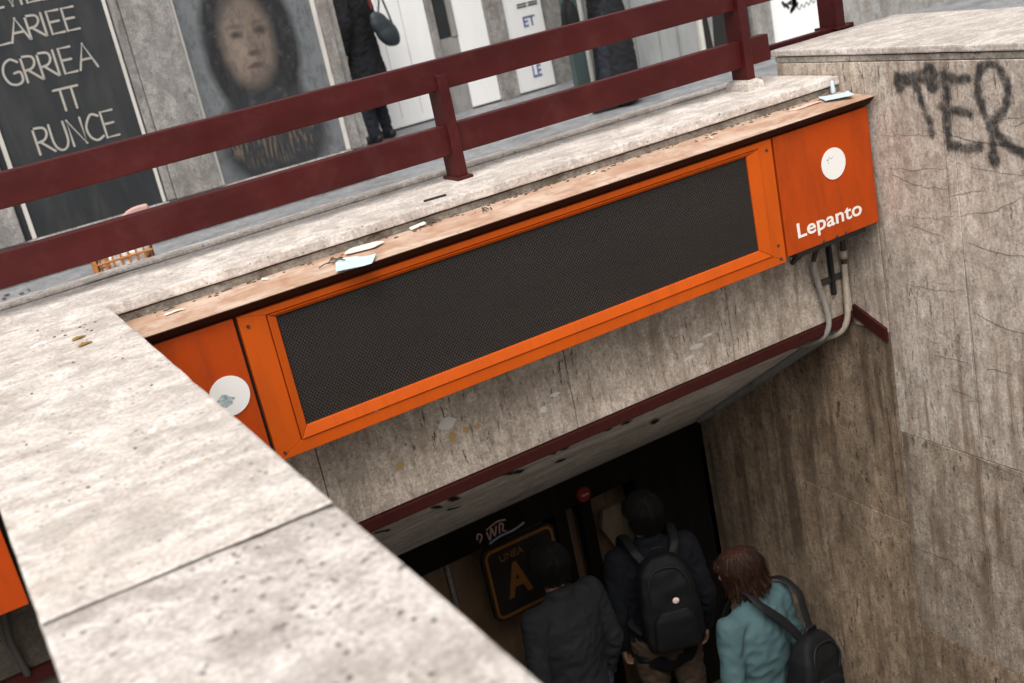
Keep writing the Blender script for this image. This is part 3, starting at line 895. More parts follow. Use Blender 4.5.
flat_thing('leaflet', [(1.165, 3.60), (1.27, 3.50), (1.215, 3.405), (1.105, 3.44)], ledge(3.50) + 0.006, 0.002, m_mint, 'mint green leaflet lying over the front edge of the orange sign cover', 'leaflet', 0.004)
flat_thing('leaflet', [(1.235, 3.655), (1.325, 3.645), (1.345, 3.60), (1.30, 3.575), (1.20, 3.60)], ledge(3.61) + 0.004, 0.003, m_cream, 'cream crumpled leaflet behind the mint leaflet on the sign cover', 'leaflet', 0.006)
flat_thing('leaflet', [(3.32, 3.64), (3.425, 3.58), (3.375, 3.50), (3.285, 3.565)], ledge(3.57) + 0.008, 0.003, m_ice, 'ice blue leaflet at the right end of the sign cover by the wall', 'leaflet', 0.007)
flat_thing('paper_strip', [(3.27, 3.63), (3.30, 3.59), (3.17, 3.585), (3.12, 3.62)], ledge(3.6) + 0.003, 0.001, m_pinkp, 'faded pink paper strip stuck on the sign cover left of the ice blue leaflet', 'paper', 0.0)
flat_thing('paper_strip', [(0.60, 3.61), (0.655, 3.607), (0.66, 3.59), (0.59, 3.59)], ledge(3.6) + 0.003, 0.001, m_cream, 'small white scrap on the left end of the sign cover near the parapet', 'paper', 0.0)
bm = bmesh.new(); tube(bm, [(1.47, 3.655, ledge(3.655) + .006), (1.52, 3.65, ledge(3.65) + .012)], [(.018, .005)] * 2, seg=8)
tag(obj('cardboard_scrap', bm, m_cream), 'small pale rolled scrap lying mid ledge beside dry twigs', 'litter')
def twigs(cx_, cy_, cz_, k, L, label):
    bm = bmesh.new()
    r = random.Random(int(cx_ * 100))
    for i in range(k):
        a = r.uniform(0, 6.28); l = L * r.uniform(.4, 1)
        ox, oy = r.uniform(-.02, .02), r.uniform(-.02, .02)
        p0 = Vector((ox, oy, .004)); p2 = p0 + Vector((math.cos(a) * l, math.sin(a) * l * .6, r.uniform(0, .006)))
        tube(bm, smooth_path([p0, (p0 + p2) / 2 + Vector((0, .004, .006)), p2], 3), [.0022] * 7, seg=5)
    o = obj('dry_twigs', bm, m_twig, None, (cx_, cy_, cz_))
    return tag(o, label, 'debris')
twigs(1.15, 3.575, ledge(3.575), 9, .06, 'tangle of dry twigs beside the mint leaflet')
twigs(1.55, 3.64, ledge(3.64), 6, .05, 'few dry twigs beside the pale rolled scrap')
twigs(1.74, 3.60, ledge(3.60), 4, .035, 'sparse twig bits on the sign cover below the first railing post')
o = tag(obj('wood_sliver', bx(-.042, .042, -.006, .006, 0, .006, .002, 1), m_black, None, (1.604, 3.704, SLAB + .001)), 'dark thin sliver lying on the coping in front of the railing post', 'litter')
o.rotation_euler.z = -0.1
bm = bmesh.new()
tube(bm, [(0, 0, 0.012), (0, 0, .05)], [.011, .007], seg=12); tube(bm, [(0, 0, .045), (0, 0, .052)], [.005, .005], seg=12)
tag(obj('plastic_bottle', bm, m_ice, None, (3.405, 3.645, ledge(3.645))), 'tiny clear blue bottle standing beside the ice blue leaflet', 'bottle')
def leaf(x, y, a, label):
    bm = bmesh.new()
    prof = [(-.021, 0), (-.013, .008), (0, .010), (.013, .007), (.022, 0), (.012, -.007), (0, -.0095), (-.013, -.007)]
    vs = [bm.verts.new((p[0], p[1], .003 + .004 * abs(p[1]) / .01)) for p in prof]
    bm.faces.new(vs)
    ex = bmesh.ops.extrude_face_region(bm, geom=bm.faces[:])
    for v in [g for g in ex['geom'] if isinstance(g, bmesh.types.BMVert)]: v.co.z -= .002
    bmesh.ops.recalc_face_normals(bm, faces=bm.faces[:])
    o = obj('fallen_leaf', bm, m_leaf, None, (x, y, SLAB))
    o.rotation_euler.z = a
    return tag(o, label, 'leaf', 'ochre leaves on the coping')
leaf(0.312, 3.352, 0.3, 'small ochre leaf on the parapet coping, the one nearer the railing')
leaf(0.314, 3.262, 0.25, 'small ochre leaf on the parapet coping, the one nearer the camera')
def droppings(x, y, k, spread, label, mat, rr=.008):
    bm = bmesh.new()
    r = random.Random(int(x * 997 + y * 31))
    for i in range(k):
        ball(bm, (r.gauss(0, spread), r.gauss(0, spread * .6), .001), (rr * r.uniform(.4, 1.3), rr * r.uniform(.3, .8), .0015), 8)
    return tag(obj('bird_dropping', bm, mat, None, (x, y, SLAB)), label, 'dropping')
droppings(0.204, 3.43, 6, .016, 'white splash of bird dropping on the parapet coping left of the ochre leaves', m_whitewall)
droppings(0.304, 2.376, 3, .01, 'single pale spot midway along the foreground coping', m_whitewall, .009)
def crumbs(x, y, k, sx, sy, label):
    bm = bmesh.new()
    r = random.Random(int(x * 991 + y * 37))
    for i in range(k):
        s = .002 * r.uniform(.5, 1.8)
        ball(bm, (r.gauss(0, sx), r.gauss(0, sy), .001), (s * 1.5, s, s * .7), 6)
    return tag(obj('crumbs', bm, m_twig, None, (x, y, SLAB)), label, 'debris', kind='stuff')
crumbs(0.33, 3.5, 10, .05, .05, 'dark crumbs scattered at the corner of the coping')
crumbs(0.25, 2.3, 14, .12, .6, 'dark grit sprinkled along the parapet coping')

bm = bmesh.new()
r = random.Random(77)
for i in range(150):
    x = r.uniform(.55, 3.4); y = 3.662 - abs(r.gauss(0, .022))
    q = .0025 * r.uniform(.5, 2.2)
    ball(bm, (x, y, ledge(y) + .001), (q * 1.8, q, q * .6), 6)
tag(obj('packed_dirt', bm, m_twig), 'dark dirt and grit gathered along the back of the sign cover', 'dirt', kind='stuff')
bm = bmesh.new()
for x, y, a in ((2.2, 3.62, .3), (2.72, 3.585, 1.2), (0.93, 3.625, 2.2)):
    o = bmesh.new()
    tube(o, [(-.011 * math.cos(a), -.011 * math.sin(a), .0035), (.011 * math.cos(a), .011 * math.sin(a), .0035)], [.0035] * 2, seg=8)
    tag(obj('cigarette_butt', o, m_cream, None, (x, y, ledge(y) + .001)), {2.2: 'pale cigarette butt lying about the middle of the sign cover', 2.72: 'pale cigarette butt on the sign cover below the second railing post', 0.93: 'pale cigarette butt on the sign cover left of the mint leaflet'}[x], 'cigarette', 'butts on the sign cover')
bm.free()

# ------------------------------------------------------------------ entrance gate frame, sign and plates in the gloom
gate = thing('gate_frame', 'black steel gate frame across the dark station entrance', 'gate', (2, 5.1, LAND))
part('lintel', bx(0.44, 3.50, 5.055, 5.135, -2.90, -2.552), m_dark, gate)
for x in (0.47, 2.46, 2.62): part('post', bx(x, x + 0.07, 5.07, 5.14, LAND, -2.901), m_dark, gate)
part('leaf', bx(2.99, 3.455, 5.08, 5.12, LAND, -2.901), m_dark, gate)  # solid black leaf added where the opening is only dark
bm = bmesh.new()
frg = lambda u, v: (u, 5.052, v)
r = random.Random(11)
for pts in ([(1.99, -2.84), (2.0, -2.81), (2.02, -2.83), (2.0, -2.86)], [(2.05, -2.82), (2.06, -2.87), (2.08, -2.81), (2.09, -2.86), (2.11, -2.81)], [(2.12, -2.86), (2.13, -2.81), (2.15, -2.82), (2.14, -2.85), (2.16, -2.86)], [(2.05, -2.81), (2.12, -2.79), (2.17, -2.80)]):
    P = smooth_path([(p[0], p[1], 0) for p in pts], 5); ribbon(bm, [(p.x, p.y) for p in P], .009, frg)
part('tag_scrawl', bm, paint('pink_marker', (0.3, 0.19, 0.17), 0.6, 0.1, 0), gate)
bm = bmesh.new()
P = smooth_path([(2.05, -2.89, 0), (2.12, -2.875, 0), (2.2, -2.875, 0), (2.27, -2.86, 0)], 5); ribbon(bm, [(p.x, p.y) for p in P], .012, frg)
part('tag_scrawl', bm, paint('blue_marker', (0.2, 0.23, 0.26), 0.6, 0.1, 0), gate)

m_standin_brown = paint('brown_standin_panel', (0.17, 0.105, 0.06), 0.5, 0.3, 0.6)
ed = thing('added_entrance_panels', 'brown panels with pale rails, added for the unlit wall behind the black gate frame', 'door', (2.0, 5.4, LAND))  # panels added near the opening in place of the unlit concourse wall
for a, b in ((1.0, 1.9), (1.93, 2.5), (2.66, 2.74), (2.8, 3.1)):
    part('panel', bx(a, b, 5.40, 5.44, LAND, -2.93, .006, 1), m_standin_brown, ed)
for a in (1.905, 2.51, 2.62, 2.75):
    part('rail', bx(a, a + .022, 5.39, 5.43, LAND, -2.93), m_pillar, ed)
ls = thing('line_sign', 'dark metro line sign with orange border and big orange letter A', 'sign', (2.2, 5.03, -3.1))
def rrect(x0, x1, z0, z1, r, y0, y1, hole=None):
    def loop(x0, x1, z0, z1, r):
        out = []
        for cx_, cz_, a0 in ((x1 - r, z1 - r, 0), (x0 + r, z1 - r, 90), (x0 + r, z0 + r, 180), (x1 - r, z0 + r, 270)):
            for k in range(7): a = R_(a0 + 15 * k); out.append((cx_ + r * math.cos(a), cz_ + r * math.sin(a)))
        return out
    bm = bmesh.new()
    L = loop(x0, x1, z0, z1, r); n_ = len(L)
    if hole is None:
        f = [bm.verts.new((x, y0, z)) for x, z in L]; b = [bm.verts.new((x, y1, z)) for x, z in L]
        bm.faces.new(f); bm.faces.new(b[::-1])
        for i in range(n_): bm.faces.new((f[i], f[(i + 1) % n_], b[(i + 1) % n_], b[i]))
    else:
        I = loop(x0 + hole, x1 - hole, z0 + hole, z1 - hole, max(.005, r - hole))
        a, b, c, d = ([bm.verts.new((x, y, z)) for x, z in LL] for LL, y in ((L, y0), (I, y0), (L, y1), (I, y1)))
        for i in range(n_):
            j = (i + 1) % n_
            bm.faces.new((a[i], a[j], b[j], b[i])); bm.faces.new((c[j], c[i], d[i], d[j]))
            bm.faces.new((a[j], a[i], c[i], c[j])); bm.faces.new((b[i], b[j], d[j], d[i]))
    bmesh.ops.recalc_face_normals(bm, faces=bm.faces[:])
    return bm
part('plate', rrect(1.975, 2.42, -3.335, -2.905, .05, 5.025, 5.05), m_signplate, ls)
part('border', rrect(1.99, 2.405, -3.32, -2.915, .045, 5.018, 5.026, .015), m_signor, ls)
part('letter', fit_text(text_mesh('A', 1, 0.03, .002), 2.075, 2.225, -3.225, -3.03, 5.021), m_signor, ls)
part('lettering', fit_text(text_mesh('LINEA', 1, 0.005, .002), 2.075, 2.215, -3.0, -2.96, 5.021), m_signor, ls)

rs = thing('round_sign', 'small red round sign with a white bar on the dark lintel', 'sign', (2.645, 5.05, -2.853))
bm = bmesh.new()
bmesh.ops.create_cone(bm, cap_ends=True, segments=28, radius1=.043, radius2=.04, depth=.014, matrix=Matrix.Translation((2.645, 5.045, -2.853)) @ Matrix.Rotation(R_(90), 4, 'X'))
part('disc', bm, m_redsign, rs)
part('bar', bx(2.625, 2.668, 5.034, 5.0385, -2.859, -2.849), m_pillar, rs)
oc = bmesh.new()  # flat tan patch stands in for a lit piece of wall
for y in (5.30,):
    pts = [(x * 5.3 / 5.02, z * 5.3 / 5.02) for x, z in ((2.73, -2.98), (2.90, -2.985), (3.0, -3.06), (2.99, -3.2), (2.88, -3.29), (2.76, -3.22), (2.70, -3.08))]
    f = [oc.verts.new((x, y, z)) for x, z in pts]; b = [oc.verts.new((x, y + .03, z)) for x, z in pts]
    oc.faces.new(f); oc.faces.new(b[::-1])
    for i in range(len(f)): oc.faces.new((f[i], f[(i + 1) % len(f)], b[(i + 1) % len(f)], b[i]))
bmesh.ops.recalc_face_normals(oc, faces=oc.faces[:])
tag(obj('lit_wall_patch', oc, m_octo), 'many sided tan patch painted as lit wall behind the head of the man with the backpack', 'panel')

# ------------------------------------------------------------------ advertising boards behind the railing (plane Y = 8.4)
PY = 8.4
plinth = tag(obj('plinth', bx(-4, 3.19, PY - 0.015, PY + 0.4, PAVE, -1.235, 0.008, 1), m_pillar), 'low stone plinth under the two advertising boards', 'plinth')
for x0, x1, lab in ((-0.1, 0.66, 'grey stone pillar at the far left edge beside the lettered board'), (1.70, 2.035, 'chipped grey stone pillar between the lettered board and the portrait poster'),):
    p = thing('stone_pillar', lab, 'pillar', ((x0 + x1) / 2, PY, -1.235), 0, 'pillars between the boards')
    part('shaft', bx(x0, x1, PY - 0.05, PY + 0.35, -1.234, 1.6, 0.008, 2), m_pillar, p)
p = thing('stone_pillar', 'narrow grey pillar at the right of the portrait poster, beside the passer-by', 'pillar', (3.13, PY, -1.235), 0, 'pillars between the boards')
part('shaft', bx(3.055, 3.13, PY - 0.05, PY + 0.35, -1.234, 1.6, 0.008, 2), m_pillar, p)
part('corner_strip', bx(3.134, 3.19, PY - 0.02, PY + 0.34, -1.234, 1.6, 0.006, 2), m_pillar, p)

brd = thing('lettered_board', 'dark slate board with large cream capital letters', 'board', (1.2, PY, -1.234))
part('panel', bx(0.665, 1.665, PY + 0.0, PY + 0.05, -1.232, 1.6), m_slate, brd)
part('frame', bx(0.71, 0.738, PY - 0.012, PY - 0.001, -1.232, 1.6), m_pale_line, brd)
part('frame', bx(1.606, 1.628, PY - 0.012, PY - 0.001, -1.232, 1.6), m_pale_line, brd)
part('frame', bx(1.64, 1.698, PY - 0.03, PY + 0.04, -1.232, 1.6, .005, 1), m_pillar, brd)
GLY = {'L': [[(0, 1), (0, 0), (.7, .02)]], 'A': [[(0, 0), (.45, 1), (.9, 0)], [(.2, .38), (.72, .38)]], 'R': [[(0, 0), (0, 1)], [(0, 1), (.5, .95), (.6, .72), (.4, .5), (0, .45)], [(.2, .45), (.75, 0)]],
       'I': [[(0, 0), (0, 1)]], 'E': [[(.6, 1), (0, 1), (0, 0), (.62, 0)], [(0, .52), (.5, .52)]], 'G': [[(.8, .85), (.5, 1), (.15, .85), (0, .5), (.15, .12), (.5, 0), (.8, .12), (.8, .45), (.5, .45)]],
       'U': [[(0, 1), (0, .3), (.2, 0), (.5, 0), (.7, .3), (.7, 1)]], 'N': [[(0, 0), (0, 1), (.65, 0), (.65, 1)]], 'C': [[(.7, .9), (.35, 1), (0, .6), (.05, .2), (.35, 0), (.7, .1)]],
       'T': [[(-.05, 1), (.95, 1)], [(.22, 1), (.22, 0)], [(.68, 1), (.68, 0)]], 'D': [[(0, 0), (0, 1), (.5, .85), (.62, .5), (.45, .15), (0, 0)]], 'V': [[(0, 1), (.35, 0), (.7, 1)]]}
WID = {'L': .8, 'A': .95, 'R': .8, 'I': .28, 'E': .78, 'G': 1.0, 'U': .9, 'N': .85, 'C': .85, 'T': 1, 'D': .8, 'V': .8}
def letters(bm, word, x0, x1, z0, z1, w, y):
    tot = sum(WID[c] for c in word) - 0.12
    k = (x1 - x0) / tot
    x = x0
    for c in word:
        for s in GLY[c]:
            Q = [(x + q[0] * k, z0 + q[1] * (z1 - z0)) for q in s]
            if len(s) >= 5: Q = [(q.x, q.y) for q in smooth_path([(q[0], q[1], 0) for q in Q], 6)]
            ribbon(bm, Q, w, lambda u, v: (u, y, v))
            for q in s:      # rounded joints
                cc = bmesh.ops.create_circle(bm, cap_ends=True, segments=10, radius=w / 2, matrix=Matrix.Translation((x + q[0] * k, y - 0.0006, z0 + q[1] * (z1 - z0))) @ Matrix.Rotation(R_(90), 4, 'X'))
        x += WID[c] * k
for word, a, b, c, d in (('ULVILELA', 0.80, 1.56, 0.232, 0.40), ('LARIEE', 0.885, 1.425, 0.012, 0.155), ('GRRIEA', 0.872, 1.45, -0.247, -0.085), ('T', 1.14, 1.28, -0.475, -0.335), ('RUNCE', 0.93, 1.465, -0.712, -0.54)):
    bm = bmesh.new(); letters(bm, word, a, b, c, d, 0.0145, PY - 0.004)
    part('lettering', bm, m_chalk, brd)

# framed portrait: a plain generic hooded head, printed flat
n = NT('portrait_print')
ox, _, oz = n.sep()
wob = n.math('MULTIPLY', n.math('SUBTRACT', n.noise(7, 4, .6), .5), .05)
wob2 = n.math('MULTIPLY', n.math('SUBTRACT', n.noise(9, 4, .6, n.mapv((1, 1, 1), (4, 2, 7))), .5), .05)
ox = n.math('ADD', ox, wob)
oz = n.math('ADD', oz, wob2)
def blob(cx_, cz_, rx, rz, soft=0.3):
    u = n.math('MULTIPLY', n.math('SUBTRACT', ox, cx_), 1 / rx)
    v = n.math('MULTIPLY', n.math('SUBTRACT', oz, cz_), 1 / rz)
    d_ = n.math('SQRT', n.math('ADD', n.math('MULTIPLY', u, u), n.math('MULTIPLY', v, v)))
    return n.ramp(d_, [(1 - soft, 1.0), (1.0, 0.0)])
bgc = n.mix(n.noise(2.2, 5, .6), (0.085, 0.093, 0.1), (0.17, 0.18, 0.185))
dk = (0.011, 0.011, 0.012)
c = n.mix(blob(2.52, -0.34, .37, .68, .16), bgc, dk)
c = n.mix(blob(2.52, -1.0, .46, .42, .25), c, (0.02, 0.021, 0.024))
c = n.mix(blob(2.50, -0.30, .225, .375, .34), c, (0.14, 0.107, 0.086))
c = n.mix(n.math('MULTIPLY', blob(2.44, -0.36, .15, .3, .9), .5), c, (0.27, 0.205, 0.16))
for ex_ in (2.432, 2.61):
    c = n.mix(n.math('MULTIPLY', blob(ex_, -0.255, .07, .04, .7), .9), c, (0.03, 0.022, 0.02))
    c = n.mix(n.math('MULTIPLY', blob(ex_, -0.195, .09, .028, .7), .8), c, (0.09, 0.065, 0.05))
c = n.mix(n.math('MULTIPLY', blob(2.55, -0.345, .03, .12, .8), .7), c, (0.13, 0.085, 0.06))
c = n.mix(n.math('MULTIPLY', blob(2.525, -0.395, .06, .03, .7), .9), c, (0.05, 0.032, 0.026))
c = n.mix(n.math('MULTIPLY', blob(2.515, -0.485, .085, .03, .6), .9), c, (0.075, 0.038, 0.034))
c = n.mix(n.math('MULTIPLY', n.ramp(n.noise(26, 6, .7, n.mapv((1, 1, .5))), [(.46, 0.0), (.62, 1.0)]), .5), c, (0.04, 0.041, 0.043))
c = n.mix(n.math('MULTIPLY', n.ramp(n.noise(12, 8, .75), [(.55, 0.0), (.66, 1.0)]), .25), c, (0.16, 0.155, 0.15))
weave = n.math('MULTIPLY', n.ramp(n.noise(60, 2, .6, n.mapv((1, 1, .12))), [(.52, 0.0), (.62, 1.0)]), blob(2.52, -1.02, .5, .2, .5))
c = n.mix(n.math('MULTIPLY', weave, .5), c, (0.2, 0.14, 0.09))
n.set(c, 0.35); n.bump(n.noise(40, 4), .05, .003)
pp = thing('portrait_poster', 'faded framed poster of a dark hooded head behind the railing', 'poster', (2.54, PY, -1.234))
part('print', bx(2.055, 3.035, PY, PY + 0.05, -1.232, 1.6), n.m, pp)
part('frame', bx(2.037, 2.060, PY - 0.014, PY - 0.001, -1.232, 1.6), m_pale_line, pp)
part('frame', bx(3.02, 3.052, PY - 0.014, PY - 0.001, -1.232, 1.6), m_pale_line, pp)

# ------------------------------------------------------------------ far facade: white hoarding (Y = 10.5), then nearer shopfront (Y = 8.7)
FY = 10.5
fac = thing('shopfront', 'long grey rendered wall with stone base behind the white panels', 'building', (5, FY + 0.1, PAVE))
part('wall', bx(-8, 14, FY + 0.05, FY + 0.5, PAVE, 2.6), m_concrete, fac)
part('wall', bx(10.6, 26, 8.80, FY + 0.049, PAVE, 2.6), m_concrete, fac)
def panel(x0, x1, lab, z1=1.6, y=FY, mat=None, th=0.05):
    o = thing('hoarding_panel', lab, 'panel', ((x0 + x1) / 2, y, PAVE), 0, 'white hoarding panels')
    part('board', bx(x0, x1, y, y + th, PAVE + 0.02, z1, 0.004, 1), mat or m_whitewall, o)
    return o
panel(3.95, 4.88, 'wide blank white hoarding panel beside the passer-by in black')
panel(5.165, 5.49, 'narrow white hoarding panel between the grey doorway and the stone strip')
w3 = panel(5.70, 6.14, 'white hoarding panel printed with small blue letters')
for i, (wd, x0, x1, z0, z1) in enumerate((('ET', 5.90, 6.04, -0.86, -0.76), ('LE', 5.90, 6.0, -1.36, -1.24), ('==', 5.86, 6.10, -0.67, -0.63))):
    part('lettering', fit_text(text_mesh(wd, 1, .02, .001), x0, x1, z0, z1, FY - .003), m_blue if i < 2 else m_scrib, w3)
p = tag(obj('stone_strip', bx(5.492, 5.698, FY - .03, FY + .049, PAVE, 1.6, .006, 1), m_pillar), 'grey stone strip between two white hoarding panels', 'pillar')
dr = thing('doorway', 'narrow grey steel doorway with dark glass between white panels', 'door', (5.02, FY, PAVE))
part('frame', bx(4.883, 4.955, FY - .03, FY + .049, PAVE, 1.6, .006, 1), m_pillar, dr)
part('door_leaf', bx(4.957, 5.163, FY + .0, FY + .049, PAVE, -0.78), m_steel, dr)
part('glass', bx(4.957, 5.10, FY + .01, FY + .049, -0.778, 1.6), m_slate, dr)
part('mullion', bx(5.102, 5.163, FY - .01, FY + .049, -0.778, 1.6), m_steel, dr)
bm = bmesh.new()
for i, x in enumerate((4.15, 4.4, 4.62)): box(bm, x, x + .008, FY - .003, FY - .0005, PAVE + .1, .9)
o = part('board_joints', bm, m_pale_line, None); tag(o, 'faint vertical joints ruled on the wide white panel', 'joint')
SY = 8.7
k = SY / 10.5
sf = thing('shop_shutter', 'dull grey metal shutter front behind the person in the long dark coat', 'shutter', (5.9, SY, PAVE))
part('slats', bx(5.46, 6.62, SY, SY + .1, PAVE, 2.0), m_shut, sf)
part('side_post', bx(6.622, 6.665, SY - .04, SY + .1, PAVE, 2.0, .005, 1), m_pale_line, sf)
part('ribs', (lambda b: [box(b, x, x + .012, SY - .012, SY - .0005, PAVE + .05, 1.9) for x in (5.7, 5.95, 6.2, 6.4)] and b)(bmesh.new()), m_shut, sf)
td = thing('glazed_door', 'teal tinted narrow door with pale edge left of the dark coated person', 'door', (5.38, SY, PAVE))
part('leaf', bx(5.28, 5.42, SY - .02, SY + .04, PAVE, 2.0, .004, 1), m_teal, td)
part('edge_strip', bx(5.422, 5.457, SY - .03, SY + .04, PAVE, 2.0, .004, 1), m_pale_line, td)
bd = thing('black_door', 'narrow black door with a painted glint beside the grey shutter', 'door', (6.82, SY, PAVE))
part('leaf', bx(6.668, 7.22, SY + .0, SY + .08, PAVE, 2.0), m_black, bd)
bm = bmesh.new(); 
f0 = [bm.verts.new(q) for q in ((6.74, SY - .012, -1.0), (6.80, SY - .012, -1.0), (6.77, SY - .012, -1.33))]; bm.faces.new(f0)
part('painted_glint', bm, m_steel, bd)  # pale triangle painted on as the door's glint
p = thing('stone_pillar', 'pale stained stone pillar right of the second railing post', 'pillar', (7.35, SY, PAVE))
part('shaft', bx(7.225, 7.455, SY - .05, SY + .1, PAVE, 2.0, .006, 1), m_concrete, p)
w4 = panel(7.46, 8.12, 'white board with a black marker scrawl beside the tall railing post', 2.0, SY)
bm = bmesh.new()
r = random.Random(3)
for i in range(7):
    x, z = 7.72 + r.uniform(-.06, .06), -1.10 + r.uniform(-.04, .04)
    P = smooth_path([(x + r.uniform(-.06, .06), z + r.uniform(-.05, .05), 0) for _ in range(4)], 5)
    ribbon(bm, [(q.x, q.y) for q in P], .02, lambda u, v: (u, SY - .003, v))
P = smooth_path([(7.80 + .03 * i, -1.16 + .02 * ((-1) ** i) + .004 * i, 0) for i in range(9)], 4)
ribbon(bm, [(q.x, q.y) for q in P], .008, lambda u, v: (u, SY - .003, v))
part('scrawl', bm, m_scrib, w4)
tag(obj('rendered_wall', bx(8.125, 10.59, SY + .0, SY + .1, PAVE, 2.4), m_concrete), 'plain grey rendered wall at the top right beyond the tall railing post', 'wall')

# crate of rubbish against the plinth
m_crate = paint('orange_crate_plastic', (0.42, 0.16, 0.04), 0.5, 0.25, 0.3)
m_bagw = paint('white_plastic_bag', (0.72, 0.71, 0.69), 0.35, 0.05, 0.1)
cr = thing('crate', 'orange slatted plastic crate full of rubbish on the pavement behind the railing', 'crate', (1.11, 7.6, PAVE))
def crate_side(p0, p1):
    bm = bmesh.new()
    a, b = Vector(p0), Vector(p1)
    d = (b - a)
    for h in (0.01, .075, .14, .205): tube(bm, [a + Vector((0, 0, PAVE + h)), b + Vector((0, 0, PAVE + h))], [.009] * 2, seg=6)
    for i in range(8): tube(bm, [a + d * i / 7 + Vector((0, 0, PAVE + .01)), a + d * i / 7 + Vector((0, 0, PAVE + .205))], [.007] * 2, seg=6)
    return bm
cs = [(0.94, 7.48, 0), (1.28, 7.48, 0), (1.28, 7.72, 0), (0.94, 7.72, 0)]
for i in range(4): part('slatted_side', crate_side(cs[i], cs[(i + 1) % 4]), m_crate, cr)
part('base', bx(0.95, 1.27, 7.49, 7.71, PAVE, PAVE + .012), m_crate, cr)
bm = bmesh.new()
r = random.Random(8)
for i in range(9): ball(bm, (r.uniform(1.08, 1.24), r.uniform(7.53, 7.68), PAVE + r.uniform(.07, .2)), (.06, .05, .06), 10)
o = obj('rubbish_bag', remesh(bm, .008, 2, lambda c: .014 * noise.noise(c * 22)), m_bagw); tag(o, 'crumpled white plastic bag inside the orange crate', 'bag')
flat_thing('paper_sheet', [(1.16, 7.60), (1.30, 7.56), (1.32, 7.50), (1.18, 7.52)], PAVE + .23, .002, m_bagw, 'white paper sheet on top of the orange crate', 'paper', .02)
bm = bmesh.new(); tube(bm, smooth_path([(1.16, 7.6, PAVE + .28), (1.24, 7.57, PAVE + .36), (1.34, 7.55, PAVE + .37)], 4), [(.05, .012)] * 9, seg=10)
tag(obj('food_wrapper', bm, paint('pale_red_wrapper', (0.5, 0.3, 0.27), 0.5, 0.3, 0.3)), 'red and white wrapper poking out of the orange crate', 'wrapper')
bm = bmesh.new()
r = random.Random(21)
for i in range(26): ball(bm, (0.35 + r.gauss(0, .2), 7.7 + r.gauss(0, .25), PAVE + .01), (.016 * r.uniform(.3, 1.6), .02 * r.uniform(.3, 1.6), .005), 6)
tag(obj('pavement_litter', bm, m_twig), 'dark scattered litter on the pavement left of the orange crate', 'litter', kind='stuff')

